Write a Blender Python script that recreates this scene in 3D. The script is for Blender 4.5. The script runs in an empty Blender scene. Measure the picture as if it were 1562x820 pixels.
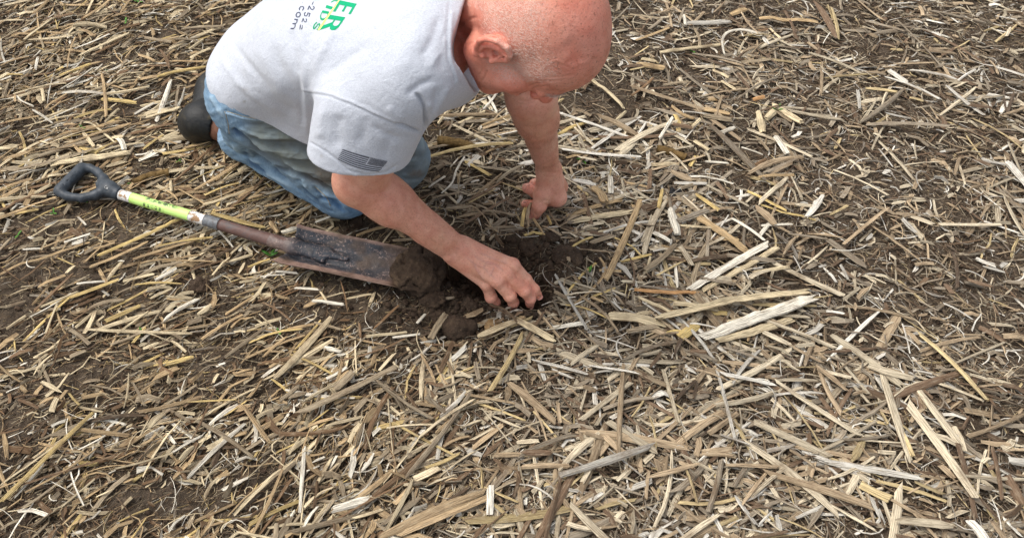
import bpy, math, random
import numpy as np
from mathutils import Vector, Matrix
from mathutils.bvhtree import BVHTree
from mathutils.geometry import tessellate_polygon

SC = bpy.context.scene
COL = SC.collection
rng = np.random.default_rng(7)
random.seed(7)

# ------------------------------------------------------------------ camera, sky, sun, exposure
CAM_H = 1.5                                   # the camera stands 1.5 m up, looking 45 degrees down at the origin
cd = bpy.data.cameras.new('camera'); cam = bpy.data.objects.new('camera', cd); COL.objects.link(cam)
cam.location = (0, -CAM_H, CAM_H); cam.rotation_euler = (math.radians(45), 0, 0)
cd.sensor_fit = 'HORIZONTAL'; cd.sensor_width = 36; cd.lens = 1400/1562*36
cd.shift_x = (781-600)/1562; cd.shift_y = -(410-260)/1562
cd.clip_start = 0.05; cd.clip_end = 500
SC.camera = cam

w = bpy.data.worlds.new('World'); SC.world = w; w.use_nodes = True
SUN_EL, SUN_ROT = math.radians(62), math.radians(-75)      # high light from the left
nt = w.node_tree; nt.nodes.clear()
sky = nt.nodes.new('ShaderNodeTexSky'); sky.sky_type = 'NISHITA'; sky.sun_disc = False
sky.sun_elevation = SUN_EL; sky.sun_rotation = SUN_ROT; sky.dust_density = 4.0; sky.air_density = 1.0; sky.ozone_density = 1.0
bg = nt.nodes.new('ShaderNodeBackground'); bg.inputs[1].default_value = 0.14
wo = nt.nodes.new('ShaderNodeOutputWorld')
hs = nt.nodes.new('ShaderNodeHueSaturation'); hs.inputs['Saturation'].default_value = 0.38   # overcast: the blue is veiled by cloud
nt.links.new(sky.outputs[0], hs.inputs['Color']); nt.links.new(hs.outputs[0], bg.inputs[0]); nt.links.new(bg.outputs[0], wo.inputs[0])
sl = bpy.data.lights.new('sun', 'SUN'); sun = bpy.data.objects.new('sun', sl); COL.objects.link(sun)
sl.energy = 1.1; sl.angle = math.radians(28); sl.color = (1.0, 0.96, 0.9)
sd = Vector((math.sin(SUN_ROT)*math.cos(SUN_EL), math.cos(SUN_ROT)*math.cos(SUN_EL), math.sin(SUN_EL)))
sun.rotation_euler = sd.to_track_quat('Z', 'Y').to_euler()
SC.view_settings.view_transform = 'Standard'; SC.view_settings.look = 'None'
SC.view_settings.exposure = 0.74; SC.view_settings.gamma = 1.0
SC.cycles.max_bounces = 6

# ------------------------------------------------------------------ helpers: points
F0 = 1400.0; S2 = math.sqrt(.5)
def P(px, py, z):
    """world point at height z seen at pixel (px, py) of the 1562-wide photograph"""
    r = (260-py)/F0
    y = (r*(2*CAM_H-z)-z)/(1-r)
    d = S2*(y+2*CAM_H-z)
    return np.array([(px-600)*d/F0, y, z])
def proj(p):
    p = np.asarray(p, float); d = S2*(p[...,1]+2*CAM_H-p[...,2]); v = S2*(p[...,1]+p[...,2])
    return np.stack([600+F0*p[...,0]/d, 260-F0*v/d], -1)
CAMP = np.array([0, -CAM_H, CAM_H])
def PD(px, py, ref):
    """point on the view line through (px,py) nearest to ref"""
    a = P(px, py, 0); u = (a-CAMP)/np.linalg.norm(a-CAMP); return CAMP+u*np.dot(np.asarray(ref)-CAMP, u)
def reach(a, px, py, length, low=True):
    """point on the view line through (px,py) at a given distance from a; low: the lower of the two"""
    zs = np.linspace(-.12, 1.0, 1500); pts = np.array([P(px, py, z) for z in zs])
    e = np.linalg.norm(pts-a, axis=1)-length
    s = np.where(np.sign(e[1:]) != np.sign(e[:-1]))[0]
    if len(s) == 0: return pts[np.argmin(abs(e))]
    return pts[s[0] if low else s[-1]]
def nrm(v): v = np.asarray(v, float); return v/np.linalg.norm(v)

# ------------------------------------------------------------------ helpers: noise
def _h(ix, iy, iz, s):
    n = (ix*374761393 + iy*668265263 + iz*2147483647 + s*1274126177) & 0xffffffff
    n = ((n ^ (n >> 13))*1274126177) & 0xffffffff
    return ((n ^ (n >> 16)) & 0xffff)/65535.0*2-1
def noise3(p, s=0):
    p = np.asarray(p, float); i = np.floor(p).astype(np.int64); f = p-i; f = f*f*(3-2*f)
    x, y, z = i[...,0], i[...,1], i[...,2]; r = 0
    for dx in (0,1):
        for dy in (0,1):
            for dz in (0,1):
                wt = (f[...,0] if dx else 1-f[...,0])*(f[...,1] if dy else 1-f[...,1])*(f[...,2] if dz else 1-f[...,2])
                r = r+wt*_h(x+dx, y+dy, z+dz, s)
    return r
def fbm(p, oct=4, s=0):
    p = np.asarray(p, float); a = .5; r = 0
    for o in range(oct): r = r+a*noise3(p*2**o+o*17.3, s+o); a *= .5
    return r
def sstep(a, b, x): t = np.clip((x-a)/(b-a), 0, 1); return t*t*(3-2*t)

# ------------------------------------------------------------------ helpers: implicit surfaces -> one continuous mesh
def ln(v): return np.sqrt((v*v).sum(-1))
def rcone(a, b, ra, rb):
    a = np.asarray(a, float); b = np.asarray(b, float); ab = b-a; L2 = ab@ab+1e-12
    def f(p):
        t = np.clip(((p-a)@ab)/L2, 0, 1); return ln(p-a-t[...,None]*ab)-(ra+(rb-ra)*t)
    return f
def ball(c, r): c = np.asarray(c, float); return lambda p: ln(p-c)-r
def ellip(c, r, R=None):
    c = np.asarray(c, float); r = np.asarray(r, float)
    def f(p):
        q = p-c
        if R is not None: q = q@R
        k0 = ln(q/r); k1 = ln(q/(r*r))+1e-9; return k0*(k0-1)/k1
    return f
def flatcone(a, b, ra, rb, n, ratio):
    """round cone squashed along n by ratio (<1)"""
    a = np.asarray(a, float); b = np.asarray(b, float); n = nrm(n)
    def sq(p): return p+((p@n)*(1/ratio-1))[...,None]*n
    g = rcone(sq(a), sq(b), ra, rb)
    return lambda p: g(sq(p))*ratio**.5
def plane(c, n): c = np.asarray(c, float); n = nrm(n); return lambda p: (p-c)@n
def smin(a, b, k): h = np.clip(.5+.5*(b-a)/k, 0, 1); return b+(a-b)*h-k*h*(1-h)
def smax(a, b, k): return -smin(-a, -b, k)
def evals(ops, p):
    d = np.full(p.shape[:-1], 1.0)
    for o, f, k in ops:
        e = f(p)
        if o == '+': d = smin(d, e, k)
        elif o == '-': d = smax(d, -e, k)
        else: d = smax(d, e, k)              # '&'
    return d
def isomesh(ops, lo, hi, h, nb=12):
    """surface nets over blocks that touch the surface"""
    lo = np.asarray(lo, float); hi = np.asarray(hi, float); B = nb*h; R = B*.867+h
    nbk = np.ceil((hi-lo)/B).astype(int)
    g = np.stack(np.meshgrid(*[np.arange(n) for n in nbk], indexing='ij'), -1).reshape(-1, 3)
    C = lo+(g+.5)*B
    D = evals(ops, C); D1 = [f(C) for _, f, _ in ops]
    act = np.where(np.abs(D) < R*1.7+.03)[0]
    loc = np.stack(np.meshgrid(*[np.arange(nb+1)]*3, indexing='ij'), -1)
    vk, vp, ek, es = [], [], [[], [], []], [[], [], []]
    for bi in act:
        sub = [o for o, dd in zip(ops, D1) if dd[bi] < R*1.8+o[2]+.02 or o[0] == '&']
        if not any(o[0] == '+' for o in sub): continue
        base = g[bi]*nb
        X = lo+(base+loc)*h; V = evals(sub, X); S = V < 0
        if S.all() or not S.any(): continue
        cnt = np.zeros((nb,)*3); acc = np.zeros((nb, nb, nb, 3))
        for ax in range(3):
            o1, o2 = [q for q in range(3) if q != ax]
            sl0 = [slice(None)]*3; sl1 = [slice(None)]*3; sl0[ax] = slice(0, nb); sl1[ax] = slice(1, nb+1)
            a, b = V[tuple(sl0)], V[tuple(sl1)]; cr = (a < 0) != (b < 0)
            t = np.where(cr, a/(a-b+1e-20), 0); pt = X[tuple(sl0)].copy(); pt[..., ax] += t*h
            for da in (0, 1):
                for db in (0, 1):
                    q = [slice(None)]*3; q[o1] = slice(da, da+nb); q[o2] = slice(db, db+nb)
                    c = cr[tuple(q)]; cnt += c; acc += np.where(c[..., None], pt[tuple(q)], 0)
            q = [slice(0, nb)]*3; c = cr[tuple(q)]; ii = np.argwhere(c)
            if len(ii): ek[ax].append(ii+base); es[ax].append(a[tuple(q)][c] < 0)
        ii = np.argwhere(cnt > 0)
        vk.append(ii+base); vp.append(acc[tuple(ii.T)]/cnt[tuple(ii.T)][:, None])
    vk = np.concatenate(vk); vp = np.concatenate(vp)
    N = nbk*nb+2
    key = lambda k: ((k[..., 0]+1)*N[1]+(k[..., 1]+1))*N[2]*2+(k[..., 2]+1)
    kk = key(vk); o = np.argsort(kk); kk = kk[o]; vp = vp[o]; quads = []
    for ax in range(3):
        if not ek[ax]: continue
        e = np.concatenate(ek[ax]); s = np.concatenate(es[ax]); o1, o2 = (ax+1) % 3, (ax+2) % 3
        q = []
        for da, db in ((-1, -1), (0, -1), (0, 0), (-1, 0)):
            c = e.copy(); c[:, o1] += da; c[:, o2] += db
            k = key(c); ix = np.clip(np.searchsorted(kk, k), 0, len(kk)-1); ok = kk[ix] == k
            q.append(np.where(ok, ix, -1))
        q = np.stack(q, 1); s = s[(q >= 0).all(1)]; q = q[(q >= 0).all(1)]
        q[~s] = q[~s][:, ::-1]; quads.append(q)
    return vp, np.concatenate(quads)
def vnormals(v, q):
    n = np.cross(v[q[:, 2]]-v[q[:, 0]], v[q[:, 3]]-v[q[:, 1]]); r = np.zeros_like(v)
    for i in range(4): np.add.at(r, q[:, i], n)
    return r/(ln(r)[:, None]+1e-12)
def relax(v, q, it=2, lam=.5):
    for _ in range(it):
        s = np.zeros_like(v); c = np.zeros(len(v))
        for i in range(4):
            a, b = q[:, i], q[:, (i+1) % 4]
            np.add.at(s, a, v[b]); np.add.at(s, b, v[a]); np.add.at(c, a, 1); np.add.at(c, b, 1)
        v = v+(s/np.maximum(c, 1)[:, None]-v)*lam
    return v
def polyd(p, pts):
    """distance (and parameter 0..1) from points p to a polyline"""
    pts = np.asarray(pts, float); best = np.full(p.shape[:-1], 1e9); par = np.zeros(p.shape[:-1]); n = len(pts)-1
    for i in range(n):
        a, b = pts[i], pts[i+1]; ab = b-a; t = np.clip(((p-a)@ab)/(ab@ab+1e-12), 0, 1); d = ln(p-a-t[..., None]*ab)
        m = d < best; best = np.where(m, d, best); par = np.where(m, (i+t)/n, par)
    return best, par
def strokes(v, q, st):
    """folds, seams, veins: raise or sink the surface along lines; each is (pixel polyline, width px, metres, taper)"""
    n = vnormals(v, q); uv = proj(v); tc = CAMP-v; tc /= ln(tc)[:, None]; face = sstep(.0, .25, (n*tc).sum(1))
    disp = np.zeros(len(v))
    for pl, wd, am, tp in st:
        d, t = polyd(uv, pl); g = np.exp(-(d/wd)**2)
        if tp: g = g*sstep(0, .25, t)*sstep(0, .25, 1-t)
        disp += am*g
    return v+n*(disp*face)[:, None]

# ------------------------------------------------------------------ helpers: mesh objects
def mesh_np(name, v, q, mat=None, smooth=True, attrs=None, uv=None):
    me = bpy.data.meshes.new(name); v = np.asarray(v, np.float32); q = np.asarray(q, np.int32); k = q.shape[1]
    me.vertices.add(len(v)); me.vertices.foreach_set('co', v.ravel())
    me.loops.add(q.size); me.loops.foreach_set('vertex_index', q.ravel())
    me.polygons.add(len(q)); me.polygons.foreach_set('loop_start', np.arange(0, q.size, k, dtype=np.int32))
    me.polygons.foreach_set('loop_total', np.full(len(q), k, np.int32))
    me.polygons.foreach_set('use_smooth', np.full(len(q), smooth, bool))
    me.update(calc_edges=True); me.validate()
    for nme, a in (attrs or {}).items():
        a = np.asarray(a, np.float32)
        if a.ndim == 1: at = me.attributes.new(nme, 'FLOAT', 'POINT'); at.data.foreach_set('value', a)
        else:
            at = me.attributes.new(nme, 'FLOAT_COLOR', 'POINT'); c = np.ones((len(a), 4), np.float32); c[:, :3] = a; at.data.foreach_set('color', c.ravel())
    if uv is not None:
        at = me.attributes.new('UVMap', 'FLOAT2', 'POINT'); at.data.foreach_set('vector', np.asarray(uv, np.float32).ravel())
    if mat: me.materials.append(mat)
    return me
def link(name, me, parent=None, loc=None):
    o = bpy.data.objects.new(name, me); COL.objects.link(o)
    if loc is not None: o.location = loc
    if parent: o.parent = parent
    return o
def tag(o, label=None, cat=None, group=None, kind=None):
    for k, x in (('label', label), ('category', cat), ('group', group), ('kind', kind)):
        if x: o[k] = x
    return o
def empty(name, loc=(0, 0, 0)):
    o = bpy.data.objects.new(name, None); COL.objects.link(o); o.location = loc; o.empty_display_size = .05; return o
def localise(me, org):
    n = len(me.vertices); a = np.empty(n*3, np.float32); me.vertices.foreach_get('co', a)
    a = a.reshape(-1, 3)-np.asarray(org, np.float32); me.vertices.foreach_set('co', a.ravel()); me.update()
def tube(pts, rad, n=10, cap=True, flat=1.0, up=(0, 0, 1)):
    """swept tube: vertices and quads (caps are fans folded into quads)"""
    pts = np.asarray(pts, float); m = len(pts); rad = np.broadcast_to(rad, (m,)); up = np.asarray(up, float)
    T = np.gradient(pts, axis=0); T /= ln(T)[:, None]; v = []; q = []
    for i in range(m):
        s = np.cross(T[i], up); s = nrm(s) if ln(s) > 1e-4 else np.array([1., 0, 0]); u = np.cross(s, T[i])
        for j in range(n):
            a = 2*math.pi*j/n; v.append(pts[i]+rad[i]*(math.cos(a)*s+math.sin(a)*u*flat))
    for i in range(m-1):
        for j in range(n): a = i*n+j; b = i*n+(j+1) % n; q.append((a, b, b+n, a+n))
    if cap:
        for base, pt, fl in ((0, pts[0], 1), ((m-1)*n, pts[-1], 0)):
            c = len(v); v.append(pt)
            for j in range(0, n, 2):
                f = (c, base+j, base+(j+1) % n, base+(j+2) % n); q.append(f[::-1] if not fl else f)
    return np.array(v), np.array(q)
def merge(parts):
    vs, qs, o = [], [], 0
    for v, q in parts: vs.append(v); qs.append(np.asarray(q)+o); o += len(v)
    return np.concatenate(vs), np.concatenate(qs)

# ------------------------------------------------------------------ helpers: materials
class M:
    def __init__(s, name, rough=.7, spec=.3):
        s.m = bpy.data.materials.new(name); s.m.use_nodes = True; s.t = s.m.node_tree; s.b = s.t.nodes['Principled BSDF']
        s.b.inputs['Roughness'].default_value = rough; s.b.inputs['Specular IOR Level'].default_value = spec
    def n(s, typ, **kw):
        x = s.t.nodes.new('ShaderNode'+typ)
        for k, v in kw.items():
            if k.startswith('i_'):
                key = k[2:]; key = int(key) if key.isdigit() else key.replace('_', ' ')
                if isinstance(v, (tuple, list, float, int)): x.inputs[key].default_value = v
                else: s.l(v, x.inputs[key])
            else: setattr(x, k, v)
        return x
    def l(s, a, b): s.t.links.new(a if not hasattr(a, 'outputs') else a.outputs[0], b)
    def noise(s, scale, detail=4, vec=None, rough=.55, dist=0):
        x = s.n('TexNoise'); x.inputs['Scale'].default_value = scale; x.inputs['Detail'].default_value = detail
        x.inputs['Roughness'].default_value = rough; x.inputs['Distortion'].default_value = dist
        if vec is not None: s.l(vec, x.inputs['Vector'])
        return x.outputs[0]
    def ramp(s, f, stops):
        x = s.n('ValToRGB'); e = x.color_ramp.elements
        while len(e) > 1: e.remove(e[-1])
        e[0].position = stops[0][0]; e[0].color = c4(stops[0][1])
        for p_, c in stops[1:]: q = e.new(p_); q.color = c4(c)
        s.l(f, x.inputs[0]); return x.outputs[0]
    def mix(s, f, a, b, mode='MIX'):
        x = s.n('Mix', data_type='RGBA', blend_type=mode)
        for i, val in ((0, f), (6, a), (7, b)):
            if isinstance(val, (int, float)): x.inputs[i].default_value = val
            elif isinstance(val, tuple): x.inputs[i].default_value = c4(val)
            else: s.l(val, x.inputs[i])
        return x.outputs[2]
    def math(s, op, a, b=0):
        x = s.n('Math', operation=op)
        for i, val in ((0, a), (1, b)):
            if isinstance(val, (int, float)): x.inputs[i].default_value = val
            else: s.l(val, x.inputs[i])
        return x.outputs[0]
    def attr(s, name, out=2): return s.n('Attribute', attribute_name=name).outputs[out]
    def obj(s, scale=None):
        tc = s.n('TexCoord').outputs['Object']
        if scale is None: return tc
        mp = s.n('Mapping'); mp.inputs['Scale'].default_value = scale; s.l(tc, mp.inputs[0]); return mp.outputs[0]
    def uv(s, scale):
        a = s.n('Attribute', attribute_name='UVMap').outputs[1]
        mp = s.n('Mapping'); mp.inputs['Scale'].default_value = scale; s.l(a, mp.inputs[0]); return mp.outputs[0]
    def col(s, c): s.l(c, s.b.inputs['Base Color']) if not isinstance(c, tuple) else setattr(s.b.inputs['Base Color'], 'default_value', c4(c))
    def bump(s, h, dist=.002, strength=.6, prev=None):
        x = s.n('Bump'); x.inputs['Distance'].default_value = dist; x.inputs['Strength'].default_value = strength
        s.l(h, x.inputs['Height'])
        if prev is not None: s.l(prev, x.inputs['Normal'])
        s.l(x.outputs[0], s.b.inputs['Normal']); return x.outputs[0]
def c4(c):
    if isinstance(c, (int, float)): return (c, c, c, 1)
    return tuple(c)+(1,) if len(c) == 3 else tuple(c)
def srgb(r, g, b):
    f = lambda x: (x/255/12.92 if x <= 10 else ((x/255+.055)/1.055)**2.4)
    return (f(r), f(g), f(b))

# ================================================================== THE FIELD
def pxin(p): return proj(p)
_px = lambda x, y: proj(np.stack([x, y, np.zeros_like(x)], -1))
def gdist(x, y, px, py, rx, ry):
    """distance in ground metres from the place seen at a picture point, scaled by an ellipse"""
    c = P(px, py, 0); return np.sqrt(((x-c[0])/rx)**2+((y-c[1])/ry)**2)
def hole(x, y):
    a = sstep(1.0, .35, gdist(x, y, 752, 428, .098, .062)); b = sstep(1.0, .3, gdist(x, y, 694, 414, .06, .05)); c = sstep(1.0, .3, gdist(x, y, 800, 462, .06, .045))
    return np.clip(np.maximum(np.maximum(a, b*.7), c*.7), 0, 1)
def height(x, y):
    q = np.stack([x, y, x*0], -1)
    far = sstep(12, 3, np.hypot(x, y))
    h = .016*fbm(q*2.6, 3, 1)+.010*fbm(q*9, 3, 2)+(.011*fbm(q*28, 3, 3)+.004*fbm(q*80, 2, 4))*far
    h -= .08*hole(x, y)*(1+.5*fbm(q*18, 3, 5))
    rim = np.exp(-((gdist(x, y, 755, 428, .115, .08)-1.25)/.3)**2); h += rim*.012*(1+2.5*fbm(q*16, 3, 6))
    h += .012*sstep(1, .4, gdist(x, y, 850, 410, .075, .06))*(1+1.8*fbm(q*22, 3, 8))
    h += .012*sstep(1, .4, gdist(x, y, 800, 375, .06, .03))
    # the footprints of knees, boots, fists and shovel stay level
    return h
def stretch(a, b, step, out, n):
    core = np.arange(a, b, step); g = np.geomspace(step*1.5, out, n); return np.concatenate([a-np.cumsum(g)[::-1], core, core[-1]+np.cumsum(g)])
gx = stretch(-1.35, 1.75, .0062, 9, 46); gy = stretch(-.98, .92, .0062, 9, 46)
X, Y = np.meshgrid(gx, gy, indexing='ij'); Zg = height(X, Y)
idx = np.arange(X.size).reshape(X.shape)
gq = np.stack([idx[:-1, :-1], idx[1:, :-1], idx[1:, 1:], idx[:-1, 1:]], -1).reshape(-1, 4)
mso = M('field_soil', .92, .2); tc = mso.obj()
a = mso.ramp(mso.noise(3.2, 6, tc, .6), [(.3, srgb(60, 50, 40)), (.5, srgb(78, 67, 55)), (.72, srgb(104, 92, 78))])
b = mso.ramp(mso.noise(45, 6, tc, .7), [(.3, srgb(48, 40, 32)), (.55, srgb(88, 76, 63)), (.75, srgb(142, 126, 106))])
a = mso.mix(.5, a, b); gr = mso.ramp(mso.noise(330, 3, tc, .6), [(.62, 0.), (.72, 1.)])
a = mso.mix(mso.math('MULTIPLY', gr, .35), a, srgb(160, 140, 110)); a = mso.mix(mso.attr('wet'), a, srgb(66, 50, 38)); mso.col(a)
mso.bump(mso.math('ADD', mso.noise(260, 4, tc, .7), mso.math('MULTIPLY', mso.noise(60, 5, tc, .65), 3.)), .004, .9)
wet = np.clip(hole(X, Y)*1.2+.4*sstep(1, .3, gdist(X, Y, 740, 435, .20, .12)), 0, 1)*.8
soil = link('field_soil', mesh_np('field_soil', np.stack([X, Y, Zg], -1).reshape(-1, 3), gq, mso.m, True, {'wet': wet.ravel()})); soil['kind'] = 'structure'

# ================================================================== THE MAN
# ---- posed joints (metres; heights chosen from body proportions)
A_DIR = nrm((.903, -.43, 0)); L_DIR = np.array([.43, .903, 0])      # where his body points; his left
SH_R = P(632, 112, .56); EL_R = reach(SH_R, 548, 276, .285); WR_R = reach(EL_R, 700, 384, .262)
PELV = P(405, 88, .33); MIDSH = SH_R+.185*L_DIR+np.array([0, 0, .01])
SH_L = SH_R+.37*L_DIR
WR_L = P(836, 258, .115); EL_L = P(812, 150, .36)
KN_R = P(535, 303, .078); KN_L = P(608, 243, .085)
NECKB = MIDSH+np.array([.0, 0, .045])

# ---- head frame: EAR is the right ear's opening; crown K, face FW, right RT
HEADC_REF = np.array([.2, -.27, .6])
EARP = PD(751, 80, HEADC_REF+np.array([-.05, -.03, .02])); EARP = CAMP+(EARP-CAMP)*.955
Tv = nrm(CAMP-EARP); Rv = nrm(np.array([1., 0, 0])-Tv*Tv[0]); Uv = np.cross(Tv, Rv)
from mathutils import Euler
RH = np.array(Euler((.038, 1.031, -.644)).to_matrix())       # columns: face, his left, crown
HF, HR, HK = RH[:, 0], -RH[:, 1], RH[:, 2]
HEAD_S = 1.11
HC = EARP-RH@np.array([-.01, -.085, .003])*HEAD_S
def hp(x, y, z): return HC+HEAD_S*(HF*x-HR*y+HK*z)          # local head coordinates: x face, y his left, z crown
def hcone(a, b, ra, rb): return rcone(hp(*a), hp(*b), ra*HEAD_S, rb*HEAD_S)
def hell(c, r): return ellip(hp(*c), np.array(r)*HEAD_S, RH)
def hball(c, r): return ball(hp(*c), r*HEAD_S)

ops = []
def add(f, k=.01): ops.append(('+', f, k))
def sub(f, k=.004): ops.append(('-', f, k))
# torso core (under the shirt)
add(flatcone(PELV+A_DIR*.05, MIDSH-A_DIR*.06-np.array([0, 0, .05]), .10, .11, (-.4, .2, .9), .7), .03)
add(rcone(SH_R+L_DIR*.03-np.array([0, 0, .03]), SH_L-L_DIR*.03-np.array([0, 0, .03]), .054, .054), .05)
# neck
NB = NECKB+A_DIR*.0
add(rcone(NB, hp(-.03, 0, -.02), .056, .058), .02)
add(rcone(NB+A_DIR*.03-np.array([0, 0, .03]), hp(.005, 0, -.05), .048, .046), .02)
# head
add(hell((-.014, 0, .046), (.1, .078, .086)), .02)
add(hell((-.03, 0, .01), (.075, .070, .06)), .02)
add(hell((.032, 0, .048), (.063, .066, .062)), .02)
add(hcone((.074, -.028, .028), (.074, .028, .028), .019, .019), .016)
add(hell((.04, 0, -.035), (.05, .056, .072)), .022)
add(hball((.052, -.044, -.014), .024), .02); add(hball((.052, .044, -.014), .024), .02)
for s in (-1, 1):
    add(hcone((.0, s*.052, -.048), (.07, s*.018, -.094), .022, .02), .02)
    add(hcone((-.004, s*.058, -.01), (.0, s*.053, -.05), .018, .02), .02)
    add(hell((.035, s*.05, -.045), (.03, .02, .032)), .02)
add(hball((.076, 0, -.096), .021), .015)
add(hell((.076, 0, -.056), (.02, .03, .028)), .014)
add(hcone((.088, 0, .02), (.110, 0, -.014), .0085, .0125), .008)
for s in (-1, 1):
    add(hball((.1, s*.0125, -.02), .0088), .005)
    sub(hball((.096, s*.034, .01), .0135), .008)
    add(hball((.0745, s*.032, .010), .0125), .003)
    add(hcone((.088, s*.018, .022), (.08, s*.046, .022), .006, .005), .008)   # upper lid fold / brow
    sub(hball((.106, s*.0055, -.028), .0035), .002)
add(hcone((.094, -.018, -.05), (.094, .018, -.05), .0045, .0045), .004)
add(hcone((.092, -.016, -.06), (.092, .016, -.06), .0052, .0052), .004)
sub(hcone((.1, -.02, -.0548), (.1, .02, -.0548), .0016, .0016), .002)
# ears
for s in (-1, 1):
    e = lambda x, o, z: (x*1.08-.004, s*(.073+o), z*1.08)
    add(hell(e(-.012, .008, .003), (.019, .0058, .028)), .006)
    arc = [(.010, .004, .004), (.009, .007, .018), (.001, .012, .029), (-.012, .016, .033), (-.023, .019, .025), (-.0285, .020, .011), (-.0265, .018, -.004), (-.018, .0145, -.016), (-.008, .009, -.026)]
    for a, b in zip(arc[:-1], arc[1:]): add(hcone(e(*a), e(*b), .0042, .0042), .0022)
    add(hball(e(-.006, .0085, -.027), .0068), .005)
    sub(hcone(e(-.003, .0165, .006), e(-.004, .0170, -.008), .0112, .0105), .002); sub(hcone(e(-.0, .004, .0), e(-.0, .014, -.001), .005, .006), .002)
    sub(hcone(e(-.017, .0225, .024), e(-.0225, .0235, .004), .0035, .0035), .002)
    inn = [(.0, .0105, .0195), (-.0085, .0125, .016), (-.016, .0145, .006), (-.0165, .014, -.006), (-.010, .012, -.0155)]
    for a, b in zip(inn[:-1], inn[1:]): add(hcone(e(*a), e(*b), .0031, .0031), .002)
    add(hcone(e(.008, .006, .0), e(.008, .008, -.007), .0045, .005), .003)
    add(hball(e(-.002, .0105, -.0165), .0045), .003)
# ---- right arm (near), palm-down hand in the hole
UA = nrm(EL_R-SH_R); FA = nrm(WR_R-EL_R)
WN = nrm(CAMP-WR_R)                                          # towards the camera at the wrist
FS = nrm(np.cross(FA, WN)); FS = FS if proj(WR_R+FS*.05)[1] < proj(WR_R)[1] else -FS    # the thumb side (up in the picture)
add(rcone(SH_R-np.array([0, 0, .005]), SH_R+UA*.12, .050, .051), .03)
add(rcone(SH_R+UA*.1, EL_R-UA*.02, .053, .047), .03)
add(ball(EL_R-FA*.004+UA*.008, .043), .02)
add(rcone(EL_R, EL_R+FA*.08, .0435, .0435), .018)
add(rcone(EL_R+FA*.06+FS*.004, WR_R-FA*.05+FS*.002, .0435, .0265), .015)
add(rcone(WR_R-FA*.09+FS*.009, WR_R+FS*.0105, .023, .0175), .010)
add(rcone(WR_R-FA*.09-FS*.009, WR_R-FS*.0105, .022, .0170), .010)
add(ball(WR_R-FS*.0195-FA*.012+WN*.008, .0105), .006)
def finger(mcp, chain, lens, r, k=.006):
    r = [x*1.05 for x in r]
    """finger from a knuckle through picture points with true segment lengths"""
    p = [mcp]
    for (px, py), L in zip(chain, lens): p.append(reach(p[-1], px, py, L))
    for i in range(len(p)-1):
        add(rcone(p[i], p[i+1], r[i], r[i+1]), k if i == 0 else .0035)
    for i in range(1, len(p)-1): add(ball(p[i]+WN*.0022, r[i]*1.04), .003)
    return p
MC = {}
for nme, px, py, L in (('i', 782, 404, .098), ('m', 772, 418, .098), ('r', 758, 428, .092), ('p', 742, 433, .085)):
    MC[nme] = reach(WR_R, px, py, L)
offs = {'i': .016, 'm': .006, 'r': -.006, 'p': -.016}
for nme in 'imrp':
    root = WR_R+FS*offs[nme]
    add(rcone(root, MC[nme], .0155, .0130 if nme != 'p' else .0120), .009)
    add(ball(MC[nme]+WN*.004, .0132 if nme != 'p' else .0118), .005)
FI = finger(MC['i'], [(802, 426), (815, 441), (820, 449)], [.046, .027, .016], [.0122, .0110, .0096, .0084])
FM = finger(MC['m'], [(800, 443), (809, 455), (808, 463)], [.050, .027, .018], [.0125, .0118, .0100, .0086])
FR = finger(MC['r'], [(778, 451), (783, 461), (782, 468)], [.044, .026, .018], [.0120, .0116, .0100, .0086])
FP = finger(MC['p'], [(749, 453), (755, 461), (752, 466)], [.034, .020, .015], [.0112, .0110, .0096, .0084])
thb = reach(WR_R, 740, 392, .045)-WN*.015
add(rcone(WR_R+FS*.012, thb, .018, .016), .014)
th2 = P(790, 418, .035); add(rcone(thb-WN*.01, th2-WN*.012, .014, .011), .01); add(rcone(th2-WN*.012, P(805, 440, .0)-WN*.01, .011, .009), .006)
# ---- left arm (far), fist pressed on the ground, thumb down
UL = nrm(EL_L-SH_L); FL = nrm(WR_L-EL_L)
LN = nrm(CAMP-WR_L); LS = np.array([1., 0, 0])
add(rcone(SH_L-np.array([0, 0, .005]), SH_L+UL*.12, .058, .05), .03)
add(rcone(SH_L+UL*.1, EL_L, .05, .045), .03)
add(rcone(EL_L-np.array([.004, 0, 0]), EL_L+FL*.07, .045, .042), .02)
add(rcone(EL_L+FL*.05, WR_L-FL*.06, .043, .0245), .015)
add(rcone(WR_L-FL*.12+LS*.006, WR_L+LS*.009, .022, .0165), .012)
add(rcone(WR_L-FL*.12-LS*.006, WR_L-LS*.008, .022, .0165), .012); add(ball(WR_L+LS*.016-FL*.015, .011), .008)
iM = P(850, 301, .045); mM = P(856, 296, .035)+np.array([0, .022, 0]); pM = mM+np.array([-.004, .032, -.006])
for m_, ro in ((iM, .010), (mM, .004), (pM, -.0)): add(rcone(WR_L+LS*ro, m_, .0175, .0185), .012)
add(rcone(WR_L-LS*.006, P(829, 296, .058), .0175, .0195), .012)
add(rcone(P(831, 296, .05), iM, .017, .018), .012)
# folded fingers (index proximal along the bottom, tips emerging to the left)
iP = P(829, 312, .016); add(rcone(iM, iP, .0170, .0135), .008); add(rcone(iP, P(801, 311, .015), .0118, .0094), .004)
add(rcone(P(840, 292, .03), P(818, 293, .034), .0155, .0145), .006); add(rcone(P(818, 293, .034), P(804, 287, .040), .0140, .0115), .004)
add(rcone(P(838, 284, .035)+np.array([0, .02, 0]), P(814, 279, .045), .012, .0095), .005)
# thumb, braced straight down
tB = P(827, 299, .060); tI = P(823, 314, .042); tT = P(815.5, 328, .014)
add(rcone(tB, tI, .0195, .0152), .008); add(rcone(tI, tT, .0152, .0120), .003); add(ball(tI+LN*.0015, .0145), .004)

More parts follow.
